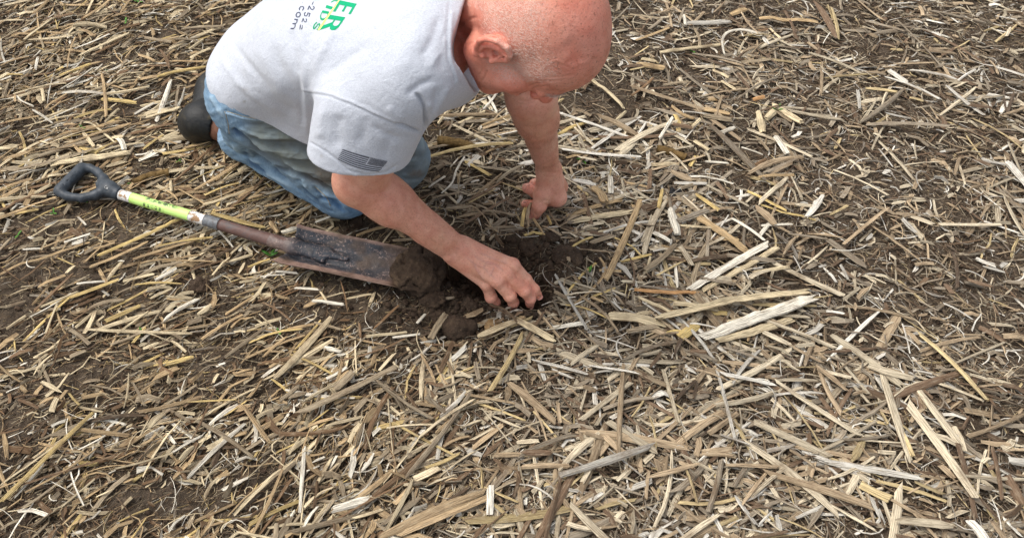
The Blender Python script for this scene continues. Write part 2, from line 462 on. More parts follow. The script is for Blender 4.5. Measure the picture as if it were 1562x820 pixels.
body_v, body_q = isomesh(ops, (-.42, -.52, -.1), (.5, .32, .82), .0016)
body_v = relax(body_v, body_q, 1, .25)
# fine modelling: veins, tendons, creases
bst = []
for pl in ([(708, 388), (722, 402), (736, 407), (752, 425)], [(716, 384), (735, 398), (757, 404), (771, 417)], [(724, 381), (752, 394), (780, 404)],
           [(736, 410), (742, 400), (755, 402)], [(755, 404), (748, 419), (758, 428)], [(718, 396), (728, 412), (741, 431)]):
    bst.append((pl, 1.7, .0018, True))
for pl in ([(781, 410), (789, 423)], [(771, 424), (777, 437)], [(752, 432), (756, 442)]): bst.append((pl, 1.8, -.0016, False))
for pl in ([(730, 402), (745, 414), (756, 425)], [(733, 396), (752, 408), (770, 416)], [(735, 390), (757, 397), (778, 403)]): bst.append((pl, 2.2, .0012, True))
for pl in ([(697, 399), (706, 392), (713, 378)], [(702, 402), (712, 393), (719, 382)], [(707, 403), (716, 395), (724, 385)]): bst.append((pl, 1.3, -.0007, True))
for c in ((801, 428), (800, 431), (798, 445), (801, 442), (777, 453), (779, 450), (749, 455), (751, 452)): bst.append(([(c[0]-4, c[1]+3), (c[0]+4, c[1]-3)], .9, -.0006, True))
for pl in ([(545, 290), (565, 298), (590, 293), (602, 284)],): bst.append((pl, 4, -.002, True))
for pl in ([(783, 158), (800, 160), (822, 156)], [(785, 152), (805, 155), (825, 150)]): bst.append((pl, 2.2, -.0016, True))
for pl in ([(828, 262), (845, 265), (854, 262)], [(824, 268), (836, 271), (848, 270)]): bst.append((pl, 1.6, -.0010, True))
for pl in ([(824, 312), (829, 306), (838, 305)], [(829, 309), (838, 316), (846, 317)]): bst.append((pl, 1.5, -.0018, True))
for pl in ([(786, 407), (795, 420), (800, 428)],): bst.append((pl, 2, .0010, True))
for i_, y_ in enumerate(range(0, 6)): bst.append(([(800+i_*13, 108-i_*3), (812+i_*15, 122-i_*4), (835+i_*14, 126-i_*6)], 1.4, -.0005, True))
# neck folds, ear root, temple vein, skull dents
for pl in ([(700, 40), (712, 30), (730, 26)], [(697, 62), (708, 50), (722, 44)], [(703, 84), (712, 70), (722, 62)]): bst.append((pl, 2.4, -.0018, True))
for pl in ([(790, 60), (810, 72), (818, 88), (835, 96)], [(835, 96), (850, 92), (862, 98)]): bst.append((pl, 1.8, .0008, True))
for pl in ([(775, 95), (800, 100), (830, 92)], [(860, 60), (880, 80), (885, 100)]): bst.append((pl, 14, -.0022, True))
# face: crow's feet, cheek fold, brow lines
for pl in ([(806, 132), (818, 128), (835, 127)], [(808, 137), (822, 133), (842, 131)], [(820, 124), (845, 124), (868, 121)], [(830, 118), (855, 118), (880, 113)],
           [(795, 120), (803, 128), (806, 138)], [(732, 128), (740, 118), (745, 104)], [(725, 118), (733, 112), (737, 103)]): bst.append((pl, 1.5, -.0012, True))
body_b = body_v; body_v = strokes(body_v, body_q, bst)
vein = strokes(body_b, body_q, bst[:6])-body_b; vein = np.clip(ln(vein)/.0018, 0, 1)

# ---- colour masks for the skin
bn = vnormals(body_v, body_q)
hl = ((body_v-HC)/HEAD_S)@RH
near_head = sstep(.19, .14, ln(hl-np.array([0, 0, .02])))
red = .25+.35*fbm(body_v*22, 3, 3)
def blob(c, r): return sstep(r, r*.35, ln(body_v-c))
for f in (FI, FM, FR, FP):
    for p_ in f[:3]: red += .35*blob(p_, .022)
    red += .5*blob(f[-1], .014)
for p_ in (tI, tT, iM, P(799, 310, .015), P(805, 286, .04)): red += .5*blob(p_, .024)
red += .55*near_head+.5*sstep(.045, .01, ln(hl-np.array([-.01, -.085, .0])))*near_head
red += .7*sstep(.03, .01, ln(hl-np.array([.105, 0, -.015])))
red += .3*sstep(.05, .02, ln(hl-np.array([.06, -.045, -.02])))
stub = near_head*sstep(.072, .03, np.abs(hl[:, 2]-.03-.25*np.maximum(-hl[:, 0], 0)))*sstep(.066, .03, hl[:, 0])*sstep(.02, .05, np.abs(hl[:, 1]))
stub = np.maximum(stub, near_head*sstep(-.05, -.085, hl[:, 0])*sstep(.085, .05, hl[:, 2]))
earm = sstep(.04, .03, ln(hl-np.array([-.015, -.088, .0]))*1.0)*sstep(.074, .078, np.abs(hl[:, 1]))
stub *= 1-earm
scalp = near_head*sstep(.04, .09, hl[:, 2]+.4*hl[:, 0])
arm = 1-near_head

mk = M('skin', .46, .42)
mk.b.inputs['Subsurface Weight'].default_value = .12; mk.b.inputs['Subsurface Radius'].default_value = (.012, .005, .003); mk.b.inputs['Subsurface Scale'].default_value = .5
oc = mk.obj()
base = mk.mix(mk.attr('red'), srgb(218, 168, 140), srgb(224, 138, 116))
blot = mk.ramp(mk.noise(38, 5, oc, .6), [(.35, 0.0), (.7, 1.0)])
base = mk.mix(mk.math('MULTIPLY', blot, .55), base, srgb(188, 104, 84))
base = mk.mix(mk.ramp(mk.noise(17, 6, oc, .7, .5), [(.42, .0), (.62, .6)]), base, mk.mix(.5, base, srgb(240, 186, 166)))
spk = mk.ramp(mk.noise(210, 2, oc, .5), [(.60, 0.0), (.74, 1.0)])
base = mk.mix(mk.math('MULTIPLY', mk.math('MULTIPLY', spk, mk.attr('scalp')), .6), base, srgb(128, 72, 52))
spk2 = mk.ramp(mk.noise(70, 5, oc, .7), [(.60, 0.0), (.74, 1.0)])
base = mk.mix(mk.math('MULTIPLY', mk.math('MULTIPLY', spk2, mk.attr('scalp')), .7), base, srgb(140, 84, 60))
frk = mk.ramp(mk.noise(330, 2, oc, .5), [(.55, 0.0), (.68, 1.0)])
base = mk.mix(mk.math('MULTIPLY', frk, .28), base, srgb(146, 92, 68))
stn = mk.ramp(mk.noise(520, 3, mk.obj((1, 1, 1)), .7), [(.42, 0.0), (.62, 1.0)])
base = mk.mix(mk.math('MULTIPLY', mk.math('MULTIPLY', stn, mk.attr('stub')), .6), base, srgb(226, 204, 190))
base = mk.mix(mk.math('MULTIPLY', mk.attr('vein'), .22), base, srgb(150, 120, 124))
drt = mk.ramp(mk.noise(160, 4, oc, .6), [(.5, 0.0), (.66, 1.0)])
base = mk.mix(mk.math('MULTIPLY', mk.math('MULTIPLY', drt, mk.attr('dirt')), .8), base, srgb(92, 66, 48))
mk.col(base)
hgt = mk.math('ADD', mk.noise(420, 3, oc, .6), mk.math('MULTIPLY', mk.noise(120, 3, oc), 1.2))
mk.bump(hgt, .0016, .5)
tips = np.stack([FI[-1], FM[-1], FR[-1], FP[-1], tT, P(799, 310, .015), P(805, 286, .04)])
dirt = np.max([sstep(.03, .004, ln(body_v-t_)) for t_ in tips], axis=0)
dirt = np.maximum(dirt, .8*blob(P(776, 418, .09), .022))
MAN = empty('person', (-.1, -.1, 0)); MORG = np.array([-.1, -.1, 0])
tag(MAN, 'bald man in grey t-shirt and faded jeans kneeling on the field, digging by hand', 'person')
def man_part(name, v, q, mat, attrs=None, parent=None, uv=None, smooth=True):
    me = mesh_np(name, v-MORG, q, mat, smooth, attrs, uv); return link(name, me, parent or MAN)
body = man_part('body', body_v, body_q, mk.m, {'red': np.clip(red, 0, 1), 'stub': np.clip(stub, 0, 1), 'scalp': np.clip(scalp+.15*arm, 0, 1), 'dirt': dirt, 'vein': vein})

# fingernails
mn = M('fingernail', .35, .5); mn.col(srgb(212, 146, 128))
def nail(tip, prev, nr, up, s=1.0):
    ax = nrm(tip-prev); up = nrm(up-ax*(up@ax)); sd_ = np.cross(ax, up); v = []; q = []
    nu, nv = 7, 7
    for i in range(nu):
        for j in range(nv):
            a = (j/(nv-1)-.5)*1.9; u_ = i/(nu-1)
            w_ = 1-.25*(2*abs(u_-.5))**3
            c = tip+ax*((u_-.35)*.0125*s)
            v.append(c+sd_*math.sin(a*w_)*nr*1.03+up*(math.cos(a*w_)*nr*1.03+.0004))
    for i in range(nu-1):
        for j in range(nv-1): a = i*nv+j; q.append((a, a+1, a+nv+1, a+nv))
    v = np.array(v); n = len(v); v2 = v-up*.0008; q = q+[(c_+n, d_+n, b_+n, a_+n) for a_, b_, d_, c_ in [(x[0], x[1], x[2], x[3]) for x in q]]
    ring = [j for j in range(nv)]+[i*nv+nv-1 for i in range(1, nu)]+[(nu-1)*nv+j for j in range(nv-2, -1, -1)]+[i*nv for i in range(nu-2, 0, -1)]
    for a, b in zip(ring, ring[1:]+ring[:1]): q.append((a, b, b+n, a+n))
    return man_part('fingernail', np.concatenate([v, v2]), np.array(q), mn.m)
nail(FI[-1], FI[-2], .0078, WN+np.array([0, 0, .3])); nail(FM[-1], FM[-2], .008, WN*.6+np.array([.5, 0, .2]))
nail(tT, tI, .0122, LN, 1.1)

# short white stubble round the sides and back of the head
sel = np.where(np.clip(stub, 0, 1) > .25)[0]
pick = rng.choice(sel, 10500, p=(stub[sel]/stub[sel].sum()))
pp = body_v[pick]+rng.normal(0, .0008, (len(pick), 3)); nn = bn[pick]
dirn = -HK*.5-HF*.75+rng.normal(0, .28, (len(pick), 3)); dirn = dirn-nn*(dirn*nn).sum(1)[:, None]; dirn /= ln(dirn)[:, None]
dirn = dirn*.92+nn*.3; LH = rng.uniform(.003, .0075, len(pick))[:, None]
sdv = np.cross(dirn, nn); sdv /= ln(sdv)[:, None]; wd = .00017
hv = np.stack([pp-sdv*wd, pp+sdv*wd, pp+nn*wd*1.6, pp+dirn*LH+nn*.0003], 1).reshape(-1, 3)
b_ = np.arange(len(pick))[:, None]*4
hq = np.concatenate([b_+np.array([0, 1, 3]), b_+np.array([1, 2, 3]), b_+np.array([2, 0, 3])])
mh = M('white_stubble', .5, .3); mh.col(srgb(226, 206, 192))
for s_ in (-1, 1):
    k_ = np.where((ln((hl-np.array([.088, s_*.032, .036]))*np.array([.5, .55, 1.5])) < .011))[0]
    if len(k_) < 5: continue
    pk_ = rng.choice(k_, 260); p_ = body_v[pk_]; n_ = bn[pk_]; d_ = (RH@np.array([.2, s_*.9, .2]))+rng.normal(0, .25, (260, 3)); d_ = d_-n_*(d_*n_).sum(1)[:, None]; d_ /= ln(d_)[:, None]; d_ = d_*.85+n_*.45; sv = np.cross(d_, n_); sv /= ln(sv)[:, None]
    ev = np.stack([p_-sv*.0002, p_+sv*.0002, p_+n_*.0003, p_+d_*rng.uniform(.005, .010, 260)[:, None]], 1).reshape(-1, 3); b0 = np.arange(260)[:, None]*4+len(hv)
    hv = np.concatenate([hv, ev]); hq = np.concatenate([hq, b0+np.array([0, 1, 3]), b0+np.array([1, 2, 3]), b0+np.array([2, 0, 3])])
hair = man_part('hair', hv, hq, mh.m, parent=body); tag(hair, kind='stuff')
# fine hair on the forearms
dR, tR = polyd(body_v, [EL_R+FA*.05, WR_R-FA*.01]); dL, tL = polyd(body_v, [EL_L+FL*.04, WR_L-FL*.01])
sa = np.where(((dR < .06) & (tR > .02) & (tR < .98)) | ((dL < .06) & (tL > .02) & (tL < .98)))[0]
pk = rng.choice(sa, 2600); ap = body_v[pk]; an = bn[pk]; isR = dR[pk] < .07
ad = np.where(isR[:, None], FA, FL)*.8+rng.normal(0, .35, (len(pk), 3)); ad = ad-an*(ad*an).sum(1)[:, None]; ad /= ln(ad)[:, None]; ad = ad*.85+an*.5
al = rng.uniform(.005, .011, len(pk))[:, None]; asd = np.cross(ad, an); asd /= ln(asd)[:, None]; w2 = .00012
av = np.stack([ap-asd*w2, ap+asd*w2, ap+an*w2*1.6, ap+ad*al], 1).reshape(-1, 3); ab = np.arange(len(pk))[:, None]*4
aq = np.concatenate([ab+np.array([0, 1, 3]), ab+np.array([1, 2, 3]), ab+np.array([2, 0, 3])])
mah = M('arm_hair', .5, .3); mah.col(srgb(176, 132, 104)); tag(man_part('arm_hair', av, aq, mah.m, parent=body), kind='stuff')

# ---- T-shirt -------------------------------------------------------------
spine = MIDSH-PELV; sn = nrm(spine)
bk = nrm(np.cross(sn, L_DIR)); bk = bk if bk[2] > 0 else -bk       # out of the back
sops = []
def sadd(f, k=.02): sops.append(('+', f, k))
def comp(*fs):                                                   # one cloth piece out of several shapes
    def f(p):
        d = np.full(p.shape[:-1], 1.0)
        for o, g, k in fs:
            e = g(p); d = smin(d, e, k) if o == '+' else smax(d, -e if o == '-' else e, k)
        return d
    return f
pB = PELV+spine*.5+bk*.03; pC = MIDSH-sn*.06-bk*.02
pA = PELV+A_DIR*.02
tor = [('+', flatcone(pA-L_DIR*.035, pB-L_DIR*.03, .128, .155, bk, .74), .05), ('+', flatcone(pA+L_DIR*.035, pB+L_DIR*.03, .128, .155, bk, .74), .05),
       ('+', flatcone(pB-L_DIR*.03, pC-L_DIR*.02, .155, .158, bk, .70), .05), ('+', flatcone(pB+L_DIR*.03, pC+L_DIR*.02, .155, .158, bk, .70), .05),
       ('+', rcone(pA+A_DIR*.10-L_DIR*.06-bk*.06, pB-bk*.10-L_DIR*.06, .09, .10), .06),
       ('+', rcone(pA+A_DIR*.10+L_DIR*.06-bk*.06, pB-bk*.10+L_DIR*.06, .09, .10), .06)]
q1 = PD(317, 92, PELV); q2 = PD(468, 203, pA-L_DIR*.16); mir = lambda p: p-L_DIR/ln(L_DIR)*2*((p-PELV)@nrm(L_DIR))
hem_n = nrm(np.cross(q2-q1, mir(q2)-q1)); hem_n = hem_n if hem_n@(PELV-MIDSH) > 0 else -hem_n
tor.append(('&', plane(q2, hem_n), .004))
tor_cav = comp(*[(o, (lambda g_: (lambda p: g_(p)+.007))(g), k) for o, g, k in tor[:-1]], ('&', plane(q2-hem_n*.05, -hem_n), .01))
tor.append(('-', tor_cav, .003))
sadd(comp(*tor), .03)
sadd(rcone(SH_R+L_DIR*.06-np.array([0, 0, .005]), SH_L-L_DIR*.06-np.array([0, 0, .005]), .074, .074), .06)
sadd(rcone(SH_R+L_DIR*.06, SH_R-L_DIR*.0, .07, .066), .03); sadd(rcone(SH_L-L_DIR*.06, SH_L+L_DIR*.0, .07, .066), .03)
sadd(rcone(MIDSH-A_DIR*.03, NECKB+A_DIR*.01, .085, .078), .06)
sadd(rcone(pB-bk*.10-L_DIR*.06, pC-bk*.07-L_DIR*.06+A_DIR*.015, .10, .05), .05)       # chest and loose front
sadd(rcone(pB-bk*.10+L_DIR*.06, pC-bk*.07+L_DIR*.06+A_DIR*.015, .10, .05), .05)
sadd(rcone(PD(650, 160, SH_R+L_DIR*.05-bk*.12), PD(700, 112, NECKB-bk*.07), .018, .018), .03)
sadd(rcone(PD(695, 122, NECKB-bk*.07), PD(700, 60, NECKB), .022, .03), .03)
sadd(rcone(SH_R+A_DIR*(-.02)+L_DIR*.06-UA*.02, PD(520, 122, SH_R+UA*.04)+L_DIR*.06-Tv*.03, .075, .07), .09)
# right sleeve: wide, hanging over the flank
Hc = PD(540, 229, SH_R+UA*.17)
sl_n = nrm(-Uv*.86-Tv*.5-Rv*.12)
def slv(dr): return [('+', rcone(PD(606, 135, SH_R+UA*.03), PD(556, 282, SH_R+UA*.24), .070-dr, .057-dr), .03),
                     ('+', rcone(PD(534, 158, SH_R+UA*.05)-Tv*.025, PD(513, 268, SH_R+UA*.2), .062-dr, .060-dr), .05)]
cav = comp(*slv(.006), ('&', plane(Hc-sl_n*.055, -sl_n), .01))
sadd(comp(*slv(0), ('&', plane(Hc, sl_n), .003), ('-', cav, .003)), .03)
# left sleeve
HcL = SH_L+UL*.17
slL = lambda dr: [('+', rcone(SH_L+UL*.0, SH_L+UL*.24, .072-dr, .066-dr), .03)]
sadd(comp(*slL(0), ('&', plane(HcL, UL), .003), ('-', comp(*slL(.006), ('&', plane(HcL-UL*.05, -UL), .01)), .003)), .02)
# neck opening
nk = nrm(hp(-.03, 0, -.02)-NECKB)
sops.append(('-', comp(('+', rcone(NECKB-nk*.03-bk*.01+A_DIR*.01, NECKB+nk*.2+A_DIR*.014, .064, .070), .01), ('+', rcone(NECKB-bk*.06+A_DIR*.005, NECKB-bk*.06+nk*.2, .058, .08), .03)), .003))
cc1 = PD(703, 32, NECKB-L_DIR*.06+bk*.03); cc2 = PD(704, 110, NECKB-bk*.08-L_DIR*.04)
nL1 = -.958*Rv+.287*Uv; nL2 = -.819*Rv-.573*Uv
sops.append(('-', comp(('+', ball(NECKB+nk*.05-bk*.02, .165), .01), ('&', plane(cc1, nL1), .004), ('&', plane(cc2, nL2), .03)), .003))
sh_v, sh_q = isomesh(sops, (-.55, -.56, .05), (.42, .5, .82), .0030)
sh_v = relax(sh_v, sh_q, 2, .4)
# folds and seams
st = [([(463, 140), (500, 146), (540, 161), (575, 178), (605, 190), (640, 201)], 1.4, -.0022, False),     # armhole seam
      ([(463, 137), (500, 143), (540, 158), (575, 174), (605, 186), (640, 197)], 3.0, .0016, False),
      ([(462, 95), (464, 130), (467, 175), (469, 215)], 6, .003, True), ([(456, 110), (459, 150), (462, 200)], 5, -.003, True),
      ([(632, 140), (641, 150), (648, 165), (650, 190), (647, 203)], 2.6, -.009, True), ([(655, 150), (660, 175), (655, 198)], 7, .006, True),
      ([(600, 187), (625, 196), (645, 203)], 3, -.007, True), ([(620, 186), (600, 176), (590, 160)], 8, .003, True),
      ([(670, 128), (662, 160), (650, 192)], 6, -.004, True), ([(690, 125), (676, 150), (660, 178)], 5, .003, True),
      ([(415, 60), (425, 95), (445, 130), (462, 160)], 8, -.0035, True), ([(395, 70), (412, 110), (440, 150)], 8, .003, True),
      ([(370, 85), (395, 125), (430, 160), (463, 180)], 7, -.003, True), ([(440, 40), (448, 80), (458, 120)], 8, -.003, True),
      ([(355, 110), (390, 148), (440, 178)], 7, .003, True), ([(560, 175), (556, 200), (545, 225)], 10, -.003, True),
      ([(500, 20), (470, 60), (462, 100)], 9, -.004, True), ([(520, 30), (490, 80), (475, 120)], 7, .003, True), ([(575, 60), (530, 90), (490, 120)], 8, -.003, True), ([(640, 95), (660, 60), (672, 20)], 8, -.0035, True), ([(650, 110), (672, 80), (682, 50)], 6, .0025, True), ([(350, 60), (380, 100), (420, 145)], 6, -.003, True), ([(335, 85), (360, 125), (400, 158)], 6, .0025, True),
      ([(615, 150), (640, 130), (668, 118)], 6, -.004, True), ([(560, 190), (590, 205), (620, 215)], 6, -.003, True), ([(520, 170), (512, 200), (515, 230)], 11, -.0035, True), ([(495, 160), (490, 190), (488, 215)], 9, .004, True),
      ([(600, 200), (590, 225), (585, 250)], 8, -.0025, True), ([(600, 120), (620, 80), (650, 40)], 14, .002, True),
      ([(560, 120), (600, 60), (640, 10)], 16, -.002, True), ([(680, 40), (672, 80), (676, 115)], 6, -.002, True),
      ([(474, 218), (488, 226), (507, 238), (530, 259), (560, 267), (590, 262), (602, 253)], 1.3, -.0022, False),   # sleeve hem stitch
      ([(686, 0), (682, 50), (684, 90), (694, 122)], 1.2, -.0016, False), ([(690, 20), (687, 60), (689, 95), (699, 124)], 3, .0018, False)]
st = [(a, b*.9 if b >= 6 else b, c*(.8 if b >= 5 else 1.), d) for a, b, c, d in st]; sh_v = strokes(sh_v, sh_q, st)
n_ = vnormals(sh_v, sh_q)
sh_v = sh_v+n_*(.0022*fbm(sh_v*np.array([9, 9, 9.]), 3, 11)+.0012*fbm(sh_v*26, 2, 12))[:, None]
ms = M('heather_cotton', .9, .15)
oc = ms.obj()
st1 = ms.ramp(ms.noise(1, 4, ms.obj((260, 900, 600)), .6), [(.33, srgb(168, 172, 181)), (.62, srgb(208, 212, 220))])
st2 = ms.ramp(ms.noise(1, 3, ms.obj((900, 300, 900)), .6), [(.3, srgb(174, 179, 188)), (.65, srgb(210, 214, 221))])
bs = ms.mix(.5, st1, st2)
bs = ms.mix(ms.math('MULTIPLY', ms.ramp(ms.noise(7, 4, oc), [(.62, 0.), (.8, 1.)]), .18), bs, srgb(165, 155, 140))
bs = ms.mix(ms.attr('dirt'), bs, srgb(140, 134, 128))
ms.col(bs); ms.b.inputs['Sheen Weight'].default_value = .25
ms.bump(ms.math('ADD', ms.noise(900, 2, oc), ms.math('MULTIPLY', ms.noise(45, 4, oc, .6, .6), 5.0)), .0012, .5)
uvp = proj(sh_v)
sd_ = .7*sstep(3.2, .8, ln((uvp-np.array([373, 155]))*np.array([.8, 1.1])))+.35*sstep(5, 1, ln((uvp-np.array([374, 137]))*np.array([.7, 1.4])))+.35*sstep(4, 1, ln(uvp-np.array([490, 238])))
shirt = man_part('shirt', sh_v, sh_q, ms.m, {'dirt': sd_})

# ---- jeans ---------------------------------------------------------------
jops = []
def jadd(f, k=.02): jops.append(('+', f, k))
hipR = PD(392, 135, PELV-L_DIR*.10+np.array([0, 0, -.05])); hipL = hipR+L_DIR*.2
jp = ('+', comp(('+', flatcone(pA-L_DIR*.03, PELV+sn*.06-L_DIR*.03, .106, .106, bk, .72), .04), ('+', flatcone(pA+L_DIR*.03, PELV+sn*.06+L_DIR*.03, .106, .106, bk, .72), .04),
                 ('+', rcone(pA+A_DIR*.08-L_DIR*.05-bk*.05, pA+A_DIR*.12+L_DIR*.05-bk*.05, .08, .08), .05)), .03)
jops.append(jp)
knR = P(530, 290, .095); ankR = P(376, 210, .062)
jadd(rcone(hipR, knR+np.array([0, 0, .015]), .096, .070), .035)
jadd(rcone(hipR-np.array([0, 0, .03])-A_DIR*.01, P(385, 190, .14), .088, .07), .04)
jadd(rcone(ankR, P(524, 293, .068), .053, .058), .012)
jadd(rcone(P(365, 205, .075), ankR, .047, .053), .02)
knL = P(607, 243, .082); ankL = ankR+L_DIR*.22
jadd(rcone(hipL, knL+np.array([0, 0, .01]), .096, .066), .035)
jadd(rcone(ankL, knL-np.array([0, 0, .012]), .053, .060), .02); jadd(ball(knL, .065), .02)
jops.append(('-', rcone(P(350, 200, .06), P(330, 192, .06), .041, .041), .004))
jn_v, jn_q = isomesh(jops, (-.52, -.34, -.02), (.2, .42, .52), .0028)
jn_v = relax(jn_v, jn_q, 2, .4)
jst = [([(352, 212), (395, 258), (445, 290), (505, 322)], 2, -.002, False),
       ([(357, 200), (400, 232), (450, 262), (510, 292)], 3, -.012, False),                      # crease between thigh and calf
       ([(346, 172), (372, 180), (420, 188), (475, 190)], 1.4, .0028, False), ([(346, 169), (372, 177), (420, 185), (475, 187)], 1.5, -.0018, False),  # pocket edge
       ([(338, 165), (345, 185), (348, 205)], 1.3, .0022, False), ([(355, 160), (362, 170), (372, 178)], 1.3, .002, False)]
for pl, wd_, am in (([(370, 195), (410, 206), (470, 208)], 5, .004), ([(372, 205), (420, 220), (490, 222)], 5, -.005), ([(380, 218), (430, 234), (500, 240)], 5, .005),
                    ([(385, 228), (440, 246), (500, 256)], 5, -.005), ([(395, 196), (440, 200), (490, 203)], 3, -.004), ([(410, 238), (460, 262), (515, 270)], 5, .005),
                    ([(450, 262), (490, 278), (530, 280)], 4, -.004), ([(352, 215), (375, 240), (405, 250)], 4, .005), ([(365, 225), (385, 252), (410, 270)], 4, -.004),
                    ([(400, 262), (425, 272), (450, 285)], 4, .004), ([(480, 300), (505, 305), (525, 325)], 3, -.005), ([(490, 292), (515, 300), (538, 318)], 4, .005),
                    ([(455, 280), (470, 298), (490, 312)], 4, -.004), ([(325, 120), (330, 140), (338, 160)], 2, -.0015), ([(335, 125), (342, 145), (352, 160)], 3, .0015),
                    ([(320, 140), (330, 160), (343, 180)], 3, .002), ([(610, 205), (625, 225), (628, 250)], 5, -.003), ([(600, 225), (615, 240), (640, 245)], 4, .003),
                    ([(600, 262), (620, 262), (640, 255)], 3, -.003), ([(620, 200), (640, 215), (646, 240)], 5, .004)):
    jst.append((pl, wd_, am*1.5, True))
rj = np.random.default_rng(5)
for i in range(15):
    y0 = 186+i*5.5+rj.uniform(-2, 2); x0 = 362+i*3.2+rj.uniform(-6, 6); Lx = rj.uniform(45, 120); yo = rj.uniform(2, 12); am = (.0035 if i % 2 else -.0045)*rj.uniform(.6, 1.3)
    jst.append(([(x0, y0), (x0+Lx*.35, y0+yo*.8), (x0+Lx*.7, y0+yo*1.1), (x0+Lx, y0+yo*1.5)], rj.uniform(1.8, 3.2), am, True))
for i in range(12):
    t = i/11; x0 = 358+t*165+rj.uniform(-4, 4); y0 = 222+t*84+rj.uniform(-5, 5); dx = rj.uniform(8, 24); dy = rj.uniform(10, 22)
    jst.append(([(x0, y0), (x0+dx*.5, y0+dy*.6), (x0+dx, y0+dy)], rj.uniform(1.6, 2.8), (.003 if i % 2 else -.004)*rj.uniform(.7, 1.3), True))
for i in range(7):
    x0 = 604+rj.uniform(-4, 6); y0 = 214+i*9; jst.append(([(x0, y0), (x0+18, y0+6), (x0+36, y0+3)], rj.uniform(1.6, 2.6), (.0025 if i % 2 else -.003), True))
jn0 = jn_v.copy(); jn_v = strokes(jn_v, jn_q, jst)
n_ = vnormals(jn_v, jn_q); ax_ = nrm(knR-hipR)
t_ = (jn_v@ax_)
nzf = fbm(np.stack([t_*30, jn_v[:, 0]*6, jn_v[:, 2]*10], 1), 3, 21); nzf = np.where(nzf > 0, nzf*1.3, nzf*.8)
crk = np.abs(fbm(np.stack([t_*48+fbm(jn_v*9, 2, 4)*1.5, jn_v[:, 0]*13, jn_v[:, 2]*15], 1), 3, 23))
jn_v = jn_v+n_*(.004*nzf+.004*(.25-crk)*sstep(0, .2, .35-crk)+.0012*fbm(jn_v*40, 3, 22))[:, None]
fold_tone = np.clip(.5+((jn_v-jn0)*n_).sum(1)/.011, 0, 1)  # fold height: creases get tinted dark blue, ridges fade pale
jn_v[:, 2] = np.maximum(jn_v[:, 2], .002+.004*noise3(jn_v*30))
mj = M('faded_denim', .88, .15); oc = mj.obj()
fade = mj.ramp(mj.noise(1, 6, mj.obj((34, 34, 70)), .72), [(.3, srgb(90, 116, 142)), (.5, srgb(116, 145, 168)), (.7, srgb(146, 172, 190))])
tw = mj.ramp(mj.noise(1, 3, mj.obj((500, 500, 60)), .6), [(.35, srgb(96, 128, 160)), (.65, srgb(160, 184, 204))])
bj = mj.mix(.35, fade, tw)
bj = mj.mix(mj.ramp(mj.attr('fold_tone'), [(.1, .75), (.46, .1), (.55, 0.)]), bj, srgb(52, 80, 114)); bj = mj.mix(mj.ramp(mj.attr('fold_tone'), [(.6, 0.), (1., .75)]), bj, srgb(168, 192, 208)); bj = mj.mix(mj.attr('blue'), bj, srgb(82, 120, 158))
dn = mj.ramp(mj.noise(26, 6, oc, .7), [(.2, 0.), (.75, 1.)])
bj = mj.mix(mj.math('MULTIPLY', mj.attr('dirt'), mj.math('ADD', mj.math('MULTIPLY', dn, .5), .5)), bj, srgb(122, 122, 104))
bj = mj.mix(mj.math('MULTIPLY', mj.attr('mud'), dn), bj, srgb(104, 82, 58))
mj.col(bj)
mj.bump(mj.math('ADD', mj.noise(1, 2, mj.obj((900, 900, 200))), mj.math('MULTIPLY', mj.noise(60, 4, oc, .6), 3.0)), .0012, .6)
uvp = proj(jn_v)
dline, _ = polyd(uvp, [(405, 205), (450, 235), (515, 265)]); djt = sstep(48, 12, dline)*.95
dk, _ = polyd(uvp, [(615, 205), (625, 260)]); djt = np.maximum(djt, .7*sstep(60, 20, dk))
mud = np.maximum(sstep(24, 6, ln((uvp-np.array([495, 268]))*np.array([.6, 1.2]))), .9*sstep(12, 3, ln(uvp-np.array([625, 232]))))
mud = np.maximum(mud, .8*sstep(14, 4, ln((uvp-np.array([635, 265]))*np.array([.8, 1.6]))))
bl, _ = polyd(uvp, [(500, 300), (548, 330)]); blu = sstep(12, 3, bl)*.5
jeans = man_part('jeans', jn_v, jn_q, mj.m, {'dirt': djt, 'mud': mud, 'blue': blu, 'fold_tone': fold_tone})
# stitched seams of the jeans lie proud of the cloth
jn_bvh = BVHTree.FromPolygons([Vector(x) for x in jn_v], [tuple(int(i) for i in f) for f in jn_q])
sh_bvh = BVHTree.FromPolygons([Vector(x) for x in sh_v], [tuple(int(i) for i in f) for f in sh_q])
def onto(bvh, px, py, off=.0008):
    """the place on a garment seen at a picture point, lifted a little off the cloth"""
    a = P(px, py, 0); u = nrm(a-CAMP); loc, n, i, d = bvh.ray_cast(Vector(CAMP), Vector(u))
    if loc is None: return None
    n = n if n.dot(Vector(u)) < 0 else -n
    return np.array(loc+n*off)
mst = M('stitching', .8, .2); mst.col(srgb(176, 160, 128))
for pl in ([(346, 170), (372, 178), (420, 186), (462, 189)], [(343, 170), (348, 188), (350, 206)], [(356, 208), (400, 240), (450, 268), (500, 290)], [(480, 284), (498, 300), (505, 316)]):
    pts = []
    for a, b in zip(pl[:-1], pl[1:]):
        for t in np.linspace(0, 1, 8, endpoint=False): 
            h = onto(jn_bvh, a[0]+(b[0]-a[0])*t, a[1]+(b[1]-a[1])*t, .0004)
            if h is not None: pts.append(h)
    if len(pts) > 4 and max(ln(np.diff(pts, axis=0))) < .04:
        v, q = tube(pts, .0007, 4, False); man_part('seam', v, q, mst.m, parent=jeans)
